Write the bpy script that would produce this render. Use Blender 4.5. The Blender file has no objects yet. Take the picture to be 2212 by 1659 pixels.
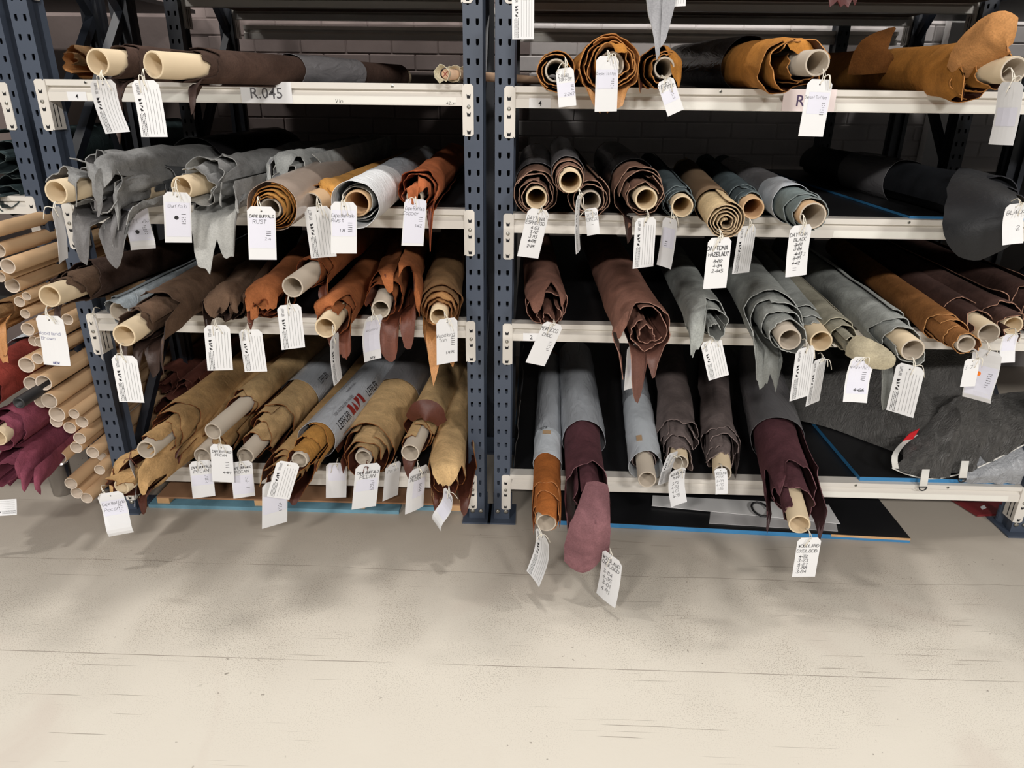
import bpy, bmesh, math, random
from mathutils import Vector, Matrix, noise

scene = bpy.context.scene
C = scene.collection
PI = math.pi

# ------------------------------------------------------------------ camera
FPX, PITCH, YAW, ROLL = 1534.0, 0.3855, -0.0252, 0.0121
EYE = Vector((0.1009, -2.1819, 1.4145))
FW = Vector((math.sin(YAW)*math.cos(PITCH), math.cos(YAW)*math.cos(PITCH), -math.sin(PITCH)))
_rt = Vector((math.cos(YAW), -math.sin(YAW), 0)); _up = _rt.cross(FW)
RT = math.cos(ROLL)*_rt + math.sin(ROLL)*_up
UP = -math.sin(ROLL)*_rt + math.cos(ROLL)*_up
cam = bpy.data.cameras.new('camera'); cam.sensor_width = 36; cam.sensor_fit = 'HORIZONTAL'
cam.lens = FPX/2212*36; cam.clip_start = 0.05
camo = bpy.data.objects.new('camera', cam); C.objects.link(camo)
camo.matrix_world = Matrix(((RT.x, UP.x, -FW.x, EYE.x), (RT.y, UP.y, -FW.y, EYE.y), (RT.z, UP.z, -FW.z, EYE.z), (0, 0, 0, 1)))
scene.camera = camo

# ------------------------------------------------------------------ world, lamps, exposure
world = bpy.data.worlds.new('world'); scene.world = world; world.use_nodes = True
world.node_tree.nodes['Background'].inputs[0].default_value = (1.0, 0.97, 0.95, 1)
world.node_tree.nodes['Background'].inputs[1].default_value = 0.10
def lamp(name, loc, size, power, col=(1, 0.965, 0.925), aim=None):
    l = bpy.data.lights.new(name, 'AREA'); l.shape = 'RECTANGLE'; l.size, l.size_y = size
    l.energy = power; l.color = col
    o = bpy.data.objects.new(name, l); C.objects.link(o); o.location = loc
    if aim:
        o.rotation_euler = (Vector(aim)-Vector(loc)).to_track_quat('-Z', 'Y').to_euler()
    return o
for x in (-2.6, 0.2, 3.0):
    lamp('ceiling_lamp', (x, 0.2, 5.0), (0.30, 0.12), 58)
for x in (-3.2, 0.4, 4.0):
    lamp('ceiling_lamp', (x, -7.2, 4.6), (1.1, 0.35), 245, aim=(x*0.8, 0, 0.6))
scene.view_settings.view_transform = 'Standard'
scene.view_settings.look = 'None'
scene.view_settings.gamma = 1
scene.view_settings.use_curve_mapping = False
scene.view_settings.exposure = 0.0

# ------------------------------------------------------------------ helpers
def ray(px, py):
    return FW + RT*((px-1106)/FPX) - UP*((py-829.5)/FPX)
def at(px, py, Y):                       # the point of depth Y that the photograph shows there
    D = ray(px, py); return EYE + D*((Y-EYE.y)/D.y)
def atz(px, py, Z):
    D = ray(px, py); return EYE + D*((Z-EYE.z)/D.z)
def depth(P): return (P-EYE).dot(FW)

def lin(c):
    c = c/255.0
    return c/12.92 if c <= 0.04045 else ((c+0.055)/1.055)**2.4
def rgb(t): return tuple(lin(c) for c in t) + (1,)

def tag_props(o, label=None, cat=None, group=None, kind=None):
    if label: o['label'] = label
    if cat: o['category'] = cat
    if group: o['group'] = group
    if kind: o['kind'] = kind
    return o

class MB:
    def __init__(s): s.v = []; s.f = []; s.m = []
    def vert(s, p): s.v.append(Vector(p)); return len(s.v)-1
    def face(s, ids, m=0): s.f.append(ids); s.m.append(m)
    def box(s, a, b, m=0, top_in=0.0):
        x0, y0, z0 = a; x1, y1, z1 = b; t = top_in
        i = [s.vert(p) for p in ((x0, y0, z0), (x1, y0, z0), (x1, y1, z0), (x0, y1, z0), (x0+t, y0+t, z1), (x1-t, y0+t, z1), (x1-t, y1-t, z1), (x0+t, y1-t, z1))]
        for q in ((3, 2, 1, 0), (4, 5, 6, 7), (0, 1, 5, 4), (1, 2, 6, 5), (2, 3, 7, 6), (3, 0, 4, 7)): s.face([i[k] for k in q], m)
    def grid(s, pts, nu, nv, m=0, wrap=False):
        base = len(s.v); s.v += [Vector(p) for p in pts]
        for i in range(nu - (0 if wrap else 1)):
            for j in range(nv-1):
                a = base+i*nv+j; b = base+((i+1) % nu)*nv+j
                s.face([a, b, b+1, a+1], m)
    def bar(s, p, q, w, d, up=(0, 0, 1), m=0):
        p = Vector(p); q = Vector(q); t = (q-p).normalized(); a = t.cross(Vector(up)).normalized(); b = a.cross(t)
        c = [a*w/2*i+b*d/2*j for i, j in ((-1, -1), (1, -1), (1, 1), (-1, 1))]
        i = [s.vert(p+k) for k in c]+[s.vert(q+k) for k in c]
        for f in ((3, 2, 1, 0), (4, 5, 6, 7), (0, 1, 5, 4), (1, 2, 6, 5), (2, 3, 7, 6), (3, 0, 4, 7)): s.face([i[k] for k in f], m)
    def tube(s, pts, r, n=6, m=0, cap=True):
        pts = [Vector(p) for p in pts]; rings = []
        for k, p in enumerate(pts):
            t = (pts[min(k+1, len(pts)-1)]-pts[max(k-1, 0)]).normalized()
            a = t.cross(Vector((0.13, 0.21, 1))).normalized(); b = t.cross(a)
            rings.append([s.vert(p+a*r*math.cos(2*PI*i/n)+b*r*math.sin(2*PI*i/n)) for i in range(n)])
        for k in range(len(rings)-1):
            for i in range(n): s.face([rings[k][i], rings[k][(i+1) % n], rings[k+1][(i+1) % n], rings[k+1][i]], m)
        if cap: s.face(rings[0][::-1], m); s.face(rings[-1], m)
    def lathe(s, prof, P, u, n1, n2, n=32, m=0):
        rings = [[s.vert(P+u*a+(n1*math.cos(2*PI*i/n)+n2*math.sin(2*PI*i/n))*r) for i in range(n)] for a, r in prof]
        for k in range(len(rings)-1):
            for i in range(n): s.face([rings[k][i], rings[k][(i+1) % n], rings[k+1][(i+1) % n], rings[k+1][i]], m)
    def disc(s, P, u, r, h, n=10, m=0):
        u = Vector(u).normalized(); a = u.orthogonal().normalized(); b = u.cross(a)
        s.lathe([(0, r), (h*0.7, r*0.95), (h, r*0.6)], Vector(P), u, a, b, n, m)
        k = len(s.v); s.face(list(range(k-n, k)), m)
    def mesh(s, name, mats, smooth=True, off=Vector((0, 0, 0))):
        me = bpy.data.meshes.new(name)
        me.from_pydata([tuple(p-off) for p in s.v], [], s.f)
        for mt in mats: me.materials.append(mt)
        me.polygons.foreach_set('material_index', s.m)
        me.polygons.foreach_set('use_smooth', [smooth]*len(s.f))
        me.update(); return me
    def build(s, name, mats, parent=None, smooth=False, off=Vector((0, 0, 0)), solid=0, offset=0, rim=None, back=None):
        if not isinstance(mats, (list, tuple)): mats = [mats]
        o = bpy.data.objects.new(name, s.mesh(name, mats, smooth, off)); C.objects.link(o)
        if parent: o.parent = parent
        else: o.location = off
        if solid:
            md = o.modifiers.new('thick', 'SOLIDIFY'); md.thickness = solid; md.offset = offset
            if rim is not None: md.material_offset_rim = rim
            if back is not None: md.material_offset = back
            if smooth:
                es = o.modifiers.new('edges', 'EDGE_SPLIT'); es.split_angle = 0.9
        return o

def empty(name, loc, label=None, cat=None, group=None, mat=None):
    o = bpy.data.objects.new(name, None); C.objects.link(o); o.empty_display_size = 0.05
    if mat is not None: o.matrix_world = mat
    else: o.location = loc
    return tag_props(o, label, cat, group)

def addpart(name, mesh, parent):
    o = bpy.data.objects.new(name, mesh); C.objects.link(o); o.parent = parent; return o

# ------------------------------------------------------------------ materials
MATS = {}
def base_mat(name):
    m = bpy.data.materials.new(name); m.use_nodes = True
    nt = m.node_tree; return m, nt, nt.nodes['Principled BSDF']
def N(nt, t, **kw):
    n = nt.nodes.new(t)
    for k, v in kw.items():
        if k in n.inputs: n.inputs[k].default_value = v
        else: setattr(n, k, v)
    return n
def plain(name, col, rough=0.6, metal=0, var=0.06, scale=9, bump=0, bscale=120, spec=0.5):
    if name in MATS: return MATS[name]
    m, nt, b = base_mat(name); c = rgb(col)
    tc = N(nt, 'ShaderNodeTexCoord'); nz = N(nt, 'ShaderNodeTexNoise', Scale=scale, Detail=5.0)
    nt.links.new(tc.outputs['Object'], nz.inputs['Vector'])
    mx = N(nt, 'ShaderNodeMix', data_type='RGBA')
    mx.inputs[6].default_value = tuple(k*(1-var*1.6) for k in c[:3])+(1,); mx.inputs[7].default_value = tuple(min(1, k*(1+var*1.6)) for k in c[:3])+(1,)
    nt.links.new(nz.outputs['Fac'], mx.inputs[0]); nt.links.new(mx.outputs[2], b.inputs['Base Color'])
    b.inputs['Roughness'].default_value = rough; b.inputs['Metallic'].default_value = metal
    b.inputs['Specular IOR Level'].default_value = spec
    if bump:
        n2 = N(nt, 'ShaderNodeTexNoise', Scale=bscale, Detail=3.0); nt.links.new(tc.outputs['Object'], n2.inputs['Vector'])
        bp = N(nt, 'ShaderNodeBump', Strength=bump, Distance=0.002); nt.links.new(n2.outputs['Fac'], bp.inputs['Height']); nt.links.new(bp.outputs[0], b.inputs['Normal'])
    MATS[name] = m; return m
def hide_mat(name, col, rough=0.9, var=0.34, sheen=0.15, bump=0.35, spec=0.2):
    if name in MATS: return MATS[name]
    m, nt, b = base_mat(name); c = rgb(col)
    tc = N(nt, 'ShaderNodeTexCoord')
    n1 = N(nt, 'ShaderNodeTexNoise', Scale=11.0, Detail=6.0, Roughness=0.65, Distortion=0.6); nt.links.new(tc.outputs['Object'], n1.inputs['Vector'])
    n3 = N(nt, 'ShaderNodeTexNoise', Scale=260.0, Detail=2.0); nt.links.new(tc.outputs['Object'], n3.inputs['Vector'])
    rp = N(nt, 'ShaderNodeValToRGB'); e = rp.color_ramp.elements
    e[0].position = 0.3; e[1].position = 0.72
    e[0].color = tuple(k*(1-var) for k in c[:3])+(1,); e[1].color = tuple(min(1, k*(1+var)) for k in c[:3])+(1,)
    nt.links.new(n1.outputs['Fac'], rp.inputs[0])
    mm = N(nt, 'ShaderNodeMix', data_type='RGBA', blend_type='MULTIPLY'); mm.inputs[0].default_value = 0.35
    r2 = N(nt, 'ShaderNodeValToRGB'); r2.color_ramp.elements[0].position = 0.3; r2.color_ramp.elements[0].color = (0.45, 0.45, 0.45, 1); r2.color_ramp.elements[1].position = 0.62
    nt.links.new(n3.outputs['Fac'], r2.inputs[0]); nt.links.new(rp.outputs[0], mm.inputs[6]); nt.links.new(r2.outputs[0], mm.inputs[7])
    nt.links.new(mm.outputs[2], b.inputs['Base Color'])
    b.inputs['Roughness'].default_value = rough; b.inputs['Specular IOR Level'].default_value = spec
    b.inputs['Sheen Weight'].default_value = sheen; b.inputs['Sheen Tint'].default_value = tuple(min(1, k*1.5+.05) for k in c[:3])+(1,)
    ad = N(nt, 'ShaderNodeMath', operation='ADD'); ml = N(nt, 'ShaderNodeMath', operation='MULTIPLY'); ml.inputs[1].default_value = 0.25
    n2 = N(nt, 'ShaderNodeTexNoise', Scale=38.0, Detail=4.0, Distortion=0.8); nt.links.new(tc.outputs['Object'], n2.inputs['Vector'])
    nt.links.new(n3.outputs['Fac'], ml.inputs[0]); nt.links.new(ml.outputs[0], ad.inputs[0]); nt.links.new(n2.outputs['Fac'], ad.inputs[1])
    bp = N(nt, 'ShaderNodeBump', Strength=bump, Distance=0.004); nt.links.new(ad.outputs[0], bp.inputs['Height']); nt.links.new(bp.outputs[0], b.inputs['Normal'])
    MATS[name] = m; return m
def film_mat(name, col, rough=0.28, alpha=1.0, bump=0.5, sc=(30, 6, 30)):
    if name in MATS: return MATS[name]
    m, nt, b = base_mat(name); b.inputs['Base Color'].default_value = rgb(col); b.inputs['Roughness'].default_value = rough
    b.inputs['Alpha'].default_value = alpha
    tc = N(nt, 'ShaderNodeTexCoord'); mp = N(nt, 'ShaderNodeMapping'); mp.inputs['Scale'].default_value = sc
    nz = N(nt, 'ShaderNodeTexNoise', Scale=1.0, Detail=5.0, Distortion=1.5)
    nt.links.new(tc.outputs['Object'], mp.inputs[0]); nt.links.new(mp.outputs[0], nz.inputs['Vector'])
    bp = N(nt, 'ShaderNodeBump', Strength=bump, Distance=0.006); nt.links.new(nz.outputs['Fac'], bp.inputs['Height']); nt.links.new(bp.outputs[0], b.inputs['Normal'])
    MATS[name] = m; return m

COLS = {  # suede side, grain side, cut edge (sRGB as the thing itself is coloured, but for the shaded toffee flap)
 'grey': ((140, 140, 139), (110, 108, 108), (150, 150, 148)),
 'greyc': ((140, 140, 139), (176, 176, 172), (150, 150, 148)),
 'toffeet': ((180, 122, 56), (196, 142, 88), (186, 130, 76)),
 'greydark': ((84, 86, 88), (58, 58, 60), (120, 120, 120)),
 'greylight': ((168, 170, 168), (156, 156, 160), (185, 185, 180)),
 'pecan': ((208, 174, 126), (86, 46, 34), (120, 74, 40)),
 'pecandeep': ((197, 159, 110), (80, 42, 32), (112, 66, 36)),
 'ochre': ((184, 134, 70), (90, 48, 34), (150, 100, 50)),
 'rust': ((158, 96, 58), (104, 58, 42), (120, 62, 32)),
 'rustorange': ((182, 104, 64), (110, 52, 36), (128, 64, 36)),
 'toffee': ((180, 122, 56), (66, 34, 22), (186, 130, 76)),
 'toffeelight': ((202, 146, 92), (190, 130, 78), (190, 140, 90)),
 'espresso': ((132, 100, 84), (62, 42, 38), (160, 128, 110)),
 'brown': ((104, 82, 66), (62, 46, 40), (74, 58, 48)),
 'browndark': ((78, 60, 52), (74, 58, 54), (58, 44, 38)),
 'choc': ((122, 86, 73), (104, 70, 60), (156, 118, 104)),
 'tan': ((180, 134, 86), (196, 142, 88), (120, 80, 50)),
 'tanolive': ((140, 108, 74), (196, 140, 88), (100, 70, 44)),
 'hazel': ((202, 178, 138), (186, 166, 140), (196, 172, 140)),
 'teal': ((82, 94, 98), (50, 56, 60), (110, 120, 122)),
 'tealgrey': ((118, 130, 130), (40, 46, 50), (140, 148, 148)),
 'toffeeshade': ((100, 62, 28), (100, 62, 28), (170, 120, 70)),  # toffee with the back flap's shade put into the colour
 'black': ((34, 36, 40), (25, 26, 29), (52, 52, 56)),
 'mink': ((124, 111, 108), (80, 68, 66), (140, 124, 120)),
 'oxblood': ((96, 60, 66), (64, 40, 42), (120, 84, 88)),
 'oxlight': ((128, 90, 94), (92, 56, 62), (150, 112, 112)),
 'orange': ((178, 106, 52), (120, 64, 34), (176, 120, 76)),
 'greyg': ((156, 159, 155), (120, 122, 118), (172, 174, 170)),
 'greengrey': ((150, 146, 130), (120, 114, 100), (176, 170, 150)),
 'fuzz': ((172, 162, 138), (140, 134, 112), (190, 184, 160)),
 'tanq': ((160, 108, 62), (112, 66, 36), (190, 140, 90)),
 'dkq': ((78, 56, 50), (56, 40, 38), (170, 130, 110)),
 'maroon': ((146, 78, 96), (120, 62, 78), (110, 56, 70)),
 'red': ((142, 62, 54), (88, 46, 44), (100, 40, 40)),
 'redbrown': ((100, 58, 48), (80, 44, 38), (90, 56, 46)),
 'green': ((58, 72, 74), (44, 54, 56), (70, 80, 80)),
 'felt': ((176, 186, 192), (120, 124, 128), (150, 156, 160)),
}
SMOOTH = {'black'}
def hide_mats(k):
    s, g, e = COLS[k]
    sm = k in SMOOTH
    return [hide_mat(k+'_suede', s, rough=0.5 if sm else 0.92, bump=0.2 if sm else 0.55, sheen=0 if sm else 0.12, spec=0.4 if sm else 0.15),
            hide_mat(k+'_grain', g, rough=0.5, var=0.15, sheen=0.0, bump=0.25, spec=0.4),
            hide_mat(k+'_edge', e, rough=0.9, var=0.12, sheen=0, bump=0.1)]

M_CARD = plain('cardboard_cream', (214, 194, 162), 0.8, var=0.06, bump=0.1, bscale=60)
M_CARDGREY = plain('cardboard_grey', (188, 176, 160), 0.8, var=0.06, bump=0.1, bscale=60)
M_KRAFT = plain('cardboard_kraft', (198, 164, 126), 0.8, var=0.06, bump=0.1, bscale=60)
M_KRAFTIN = plain('cardboard_cut_end', (214, 200, 184), 0.85, var=0.05)
M_PLASTICBLACK = plain('black_plastic', (38, 38, 40), 0.45)
M_BEAM = plain('cream_enamel', (216, 211, 203), 0.42, var=0.03, scale=5)
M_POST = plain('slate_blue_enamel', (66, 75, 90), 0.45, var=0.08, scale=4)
M_POSTSHADE = plain('shaded_slate_enamel', (30, 34, 42), 0.45, var=0.08, scale=4)  # slate enamel with the rack interior's shade put into its colour
M_DARK = plain('dark_slot', (22, 22, 26), 0.8)
M_STEEL = plain('zinc_steel', (170, 168, 160), 0.35, metal=0.9)
M_BOARD = plain('black_film_ply', (26, 26, 28), 0.42, var=0.3, scale=5, bump=0.05)
M_BLUE = plain('blue_paint', (58, 128, 178), 0.55, var=0.12, scale=14)
M_PALLET = plain('faded_blue_paint', (104, 146, 164), 0.7, var=0.2, scale=18)
M_PLY = plain('raw_ply', (206, 164, 118), 0.8, var=0.15, scale=30)
M_CHIP = plain('chipboard', (120, 98, 82), 0.8, var=0.1, scale=30)
M_PAPER = plain('tag_card', (226, 226, 227), 0.7, var=0.015)
M_STICKER = plain('sticker_film', (222, 222, 234), 0.3, var=0.03)
M_CLEAR = plain('label_strip', (232, 230, 222), 0.18, var=0.03)
M_INK = plain('black_ink', (34, 32, 36), 0.6)
M_INKGREY = plain('grey_ink', (92, 90, 94), 0.6)
M_INKBLUE = plain('blue_ink', (88, 92, 140), 0.6)
M_INKRED = plain('red_print', (146, 44, 40), 0.5)
M_PURPLE = plain('purple_ink', (74, 54, 92), 0.6)
M_ORANGE = plain('orange_dot', (255, 128, 30), 0.5)
M_STRING = plain('cotton_string', (226, 220, 206), 0.9)
M_STRINGBROWN = plain('leather_lace', (96, 52, 38), 0.8)
M_WHITEWASH = plain('white_webbing', (214, 212, 206), 0.85, var=0.08, bump=0.3, bscale=300)
M_REDPLATE = plain('red_plate', (120, 40, 44), 0.35)
F_GREY = film_mat('grey_film', (186, 190, 196), 0.2, 1.0, 0.9)
F_SMOKE = film_mat('smoky_film', (132, 130, 132), 0.2, 1.0, 0.8)
F_CLEAR = film_mat('clear_film', (190, 172, 158), 0.22, 0.86, 0.35)
F_WHITE = film_mat('white_wrap', (232, 234, 236), 0.4, 1.0, 0.9, (18, 40, 18))
F_BLACK = film_mat('black_film', (30, 29, 30), 0.25, 1.0, 0.6)
F_PAPER = film_mat('paper_wrap', (214, 220, 226), 0.55, 1.0, 0.5, (20, 10, 20))

# ------------------------------------------------------------------ floor
def floor_material():
    m, nt, b = base_mat('worn_painted_concrete'); L = nt.links.new
    tc = N(nt, 'ShaderNodeTexCoord'); P = tc.outputs['Object']
    def nz(scale, det=4.0, dist=0.0, mp=None, rot=0):
        n = N(nt, 'ShaderNodeTexNoise', Scale=scale, Detail=det, Distortion=dist)
        if mp:
            k = N(nt, 'ShaderNodeMapping'); k.inputs['Scale'].default_value = mp; k.inputs['Rotation'].default_value = (0, 0, rot)
            L(P, k.inputs[0]); L(k.outputs[0], n.inputs['Vector'])
        else: L(P, n.inputs['Vector'])
        return n.outputs['Fac']
    def rng(src, a, c, lo=0.0, hi=1.0):
        r = N(nt, 'ShaderNodeMapRange'); r.inputs[1].default_value = a; r.inputs[2].default_value = c; r.inputs[3].default_value = lo; r.inputs[4].default_value = hi
        L(src, r.inputs[0]); return r.outputs[0]
    def mth(op, a, c):
        k = N(nt, 'ShaderNodeMath', operation=op)
        for i, s in enumerate((a, c)):
            if isinstance(s, (int, float)): k.inputs[i].default_value = s
            else: L(s, k.inputs[i])
        return k.outputs[0]
    def mix(f, A, B):
        k = N(nt, 'ShaderNodeMix', data_type='RGBA')
        if isinstance(f, float): k.inputs[0].default_value = f
        else: L(f, k.inputs[0])
        for i, s in ((6, A), (7, B)):
            if isinstance(s, tuple): k.inputs[i].default_value = s
            else: L(s, k.inputs[i])
        return k.outputs[2]
    sep = N(nt, 'ShaderNodeSeparateXYZ'); L(P, sep.inputs[0]); y = sep.outputs['Y']
    base = mix(nz(1.6, 6.0, 0.5), rgb((216, 209, 196)), rgb((226, 220, 207)))
    base = mix(rng(nz(2.2, 5.0, 1.0), 0.58, 0.72, 0, 0.5), base, rgb((208, 196, 184)))
    rack_grey = rng(mth('ADD', y, mth('MULTIPLY', nz(2.5, 6.0, 0.6), 0.55)), -0.55, 0.25)       # greyer towards the rack, edge broken by noise
    base = mix(mth("MULTIPLY", rack_grey, 0.8), base, rgb((160, 150, 138)))
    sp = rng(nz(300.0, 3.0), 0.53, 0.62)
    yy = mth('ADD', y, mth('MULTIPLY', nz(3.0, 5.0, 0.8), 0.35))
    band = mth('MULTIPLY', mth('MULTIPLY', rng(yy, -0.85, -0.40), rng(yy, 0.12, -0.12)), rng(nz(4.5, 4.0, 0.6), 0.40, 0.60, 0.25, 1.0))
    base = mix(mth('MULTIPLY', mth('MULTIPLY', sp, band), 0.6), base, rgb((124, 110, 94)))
    sp2 = rng(nz(60.0, 2.0), 0.70, 0.74); base = mix(mth('MULTIPLY', mth('MULTIPLY', sp2, rng(nz(4.0), 0.5, 0.62)), 0.7), base, rgb((110, 100, 90)))
    for sc, r, th in (((2.5, 150, 1), 0.6, 0.71), ((2.5, 150, 1), -0.65, 0.725), ((2.5, 150, 1), 1.1, 0.735)):
        s = mth('MULTIPLY', rng(nz(1.0, 1.0, 0.15, sc, r), th, th+0.02), rng(nz(2.8, 2.0), 0.5, 0.6))
        base = mix(mth('MULTIPLY', s, 0.55), base, rgb((104, 92, 80)))
    for y0, amp, w in ((-0.705, 0.012, 0.0016), (-0.30, 0.06, 0.0014)):
        off = mth('ADD', y, mth('MULTIPLY', nz(1.2, 3.0), amp)); d = mth('ABSOLUTE', mth('SUBTRACT', off, y0+amp*0.5), 0.0)
        s = mth('MULTIPLY', rng(d, w, w*0.4), rng(nz(3.0), 0.35, 0.5)); base = mix(mth('MULTIPLY', s, 0.7), base, rgb((110, 98, 88)))
    L(base, b.inputs['Base Color'])
    L(rng(nz(5.0), 0.3, 0.7, 0.42, 0.62), b.inputs['Roughness']); b.inputs['Specular IOR Level'].default_value = 0.3
    bp = N(nt, 'ShaderNodeBump', Strength=0.15, Distance=0.002); L(nz(70.0, 4.0), bp.inputs['Height']); L(bp.outputs[0], b.inputs['Normal'])
    return m
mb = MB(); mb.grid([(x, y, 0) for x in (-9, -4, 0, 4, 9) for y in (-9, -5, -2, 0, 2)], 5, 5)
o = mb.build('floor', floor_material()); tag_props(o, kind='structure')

# ------------------------------------------------------------------ back wall, brick by brick where it can be seen
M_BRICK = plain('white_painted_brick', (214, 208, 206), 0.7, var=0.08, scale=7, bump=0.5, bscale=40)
M_BRICKSHADE = plain('shaded_painted_brick', (138, 124, 120), 0.75, var=0.16, scale=5, bump=0.5, bscale=40)  # white wall's shade behind the left bay put into the brick colour
M_MORTAR = plain('painted_mortar', (204, 198, 196), 0.9, var=0.06, bump=0.4)
WY = 1.74
mb = MB(); mb.box((-5, WY, 0), (0, WY+0.2, 3.4), 1); mb.box((0, WY, 0), (5, WY+0.2, 3.4), 0); wall = mb.build('wall_back', [M_MORTAR, M_BRICKSHADE]); tag_props(wall, kind='structure')
rnd = random.Random(5)
bricks = []
for v in range(12):
    mb = MB(); j = [rnd.uniform(-0.0015, 0.0015) for _ in range(4)]
    mb.box((-0.113+j[0], -0.005+j[1]*0.6, -0.0355+j[2]), (0.113+j[3], 0.004, 0.0355), 0)
    bm = bmesh.new(); me = mb.mesh('brick', [M_BRICK if v < 6 else M_BRICKSHADE], False); bm.from_mesh(me)
    bmesh.ops.bevel(bm, geom=bm.edges[:], offset=0.0035, segments=1, affect='EDGES'); bm.to_mesh(me); bm.free(); bricks.append(me)
nb = 0
for r in range(15):
    z = 0.80+0.0765*r
    for k in range(20):
        x = -1.55+0.232*k+(0.116 if r % 2 else 0)
        if x > 2.75 or nb >= 300: continue
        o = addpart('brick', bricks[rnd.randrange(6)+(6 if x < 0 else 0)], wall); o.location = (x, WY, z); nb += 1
xt = at(2076, 55, WY-0.06)
mb = MB(); mb.box((xt.x-0.05, WY-0.07, 0), (xt.x+0.05, WY-0.012, 3.0)); tag_props(mb.build('trim_1', plain('white_trim', (232, 230, 228), 0.6)), kind='structure')

# ------------------------------------------------------------------ upright frames
H = 2.15
def post_mesh(h=H, mat=M_POST):
    mb = MB(); w = 0.0275; d = 0.07
    nC = int(h/0.05); zoff = 0.0218-0.025
    def q(p): return mb.face([mb.vert(k) for k in p])
    zs = [0.03+zoff]  # slots start a little above the foot
    q([(-w, 0, 0), (w, 0, 0), (w, 0, zs[0]+0.05), (-w, 0, zs[0]+0.05)])
    z = zs[0]+0.05
    while z+0.05 < h:
        for x0, x1 in ((-w, 0), (0, w)):
            cx = (x0+x1)/2 + (0.0008 if x0 < 0 else -0.0008); cz = z+0.025
            hole = [(cx-0.0028, cz-0.0085), (cx+0.0028, cz-0.0085), (cx+0.0042, cz-0.003), (cx+0.0042, cz+0.0085), (cx-0.0042, cz+0.0085), (cx-0.0042, cz-0.003)]
            R = [(x0, z), (x1, z), (x1, cz-0.003), (x1, z+0.05), (x0, z+0.05), (x0, cz-0.003)]
            hv = [mb.vert((a, 0, b)) for a, b in hole]; hi = [mb.vert((a, 0.003, b)) for a, b in hole]; rv = [mb.vert((a, 0, b)) for a, b in R]
            for i in range(6):
                k = (i+1) % 6; mb.face([rv[i], rv[k], hv[k], hv[i]]); mb.face([hv[i], hv[k], hi[k], hi[i]])
        z += 0.05
    q([(-w, 0, z), (w, 0, z), (w, 0, h), (-w, 0, h)])
    for s in (-1, 1):
        q([(s*w, 0, 0), (s*w, d*0.35, 0), (s*w, d*0.35, h), (s*w, 0, h)][::s])
        q([(s*w, d*0.35, 0), (s*(w-0.006), d*0.45, 0), (s*(w-0.006), d*0.45, h), (s*w, d*0.35, h)][::s])
        q([(s*(w-0.006), d*0.45, 0), (s*(w-0.006), d*0.8, 0), (s*(w-0.006), d*0.8, h), (s*(w-0.006), d*0.45, h)][::s])
        q([(s*(w-0.006), d*0.8, 0), (s*(w+0.004), d, 0), (s*(w+0.004), d, h), (s*(w-0.006), d*0.8, h)][::s])
        q([(s*(w+0.004), d, 0), (s*0.014, d, 0), (s*0.014, d, h), (s*(w+0.004), d, h)][::s])
    q([(-0.02, 0.05, 0), (0.02, 0.05, 0), (0.02, 0.05, h), (-0.02, 0.05, h)])
    return mb.mesh('post', [mat], False)
POST = post_mesh()
POSTD = post_mesh(mat=M_POSTSHADE)
mb = MB(); mb.box((-0.05, -0.03, 0), (0.05, 0.10, 0.006)); mb.box((-0.034, 0.072, 0.006), (0.034, 0.078, 0.07)); FOOT = mb.mesh('foot_plate', [M_POST], False)
mb = MB(); mb.disc((0, 0, 0), (0, -1, 0), 0.0085, 0.006, 12); BOLT = mb.mesh('bolt', [M_STEEL], True)
def frame(x, y0, label, depth_=0.6, group=None, dark=False):
    e = empty('rack_upright', (x, y0, 0), label, 'rack upright', group)
    addpart('post', POSTD if dark else POST, e)
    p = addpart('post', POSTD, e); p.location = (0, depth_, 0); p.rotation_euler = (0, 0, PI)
    f = addpart('foot_plate', FOOT, e)
    for bx in (-0.0145, 0.0145):
        b = addpart('bolt', BOLT, e); b.location = (bx, -0.0005, 0.037)
    f = addpart('foot_plate', FOOT, e); f.location = (0, depth_, 0); f.rotation_euler = (0, 0, PI)
    z = 0.12
    k = 0
    while z < 1.9:
        z1 = z+0.5
        a, c = ((0.06, z), (depth_-0.06, z1)) if k % 2 == 0 else ((depth_-0.06, z), (0.06, z1))
        m2 = MB(); m2.bar((0, a[0], a[1]), (0, c[0], c[1]), 0.03, 0.03, (1, 0, 0)); m2.build('brace', M_POSTSHADE, e)
        z = z1+0.02; k += 1
    return e
XL1, XL2, XR1, XR2 = -1.3407, -0.0747, 0.015, 1.84
L0Y = 0.17; XL0 = at(42, 296, L0Y).x
frame(XL1, 0, 'slate blue slotted upright frame at the left end of the left bay')
frame(XL2, 0, 'slate blue slotted upright frame left of the central gap, right end of left bay')
frame(XR1, 0, 'slate blue slotted upright frame right of the central gap, start of right bay')
frame(XR2, 0, 'slate blue upright frame at the far right end of the right bay')
frame(XL0, L0Y, 'slate blue upright frame set back at the left edge behind the bare tubes')
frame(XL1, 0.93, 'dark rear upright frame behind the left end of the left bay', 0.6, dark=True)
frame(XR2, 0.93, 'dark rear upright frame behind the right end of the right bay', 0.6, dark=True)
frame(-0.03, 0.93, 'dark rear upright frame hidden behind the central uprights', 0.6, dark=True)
xm = at(1821, 83, 1.56).x
e = empty('rack_upright', (xm, 1.56, 0), 'single dark slotted upright standing by the white wall behind the right bay', 'rack upright'); addpart('post', POSTD, e)

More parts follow.
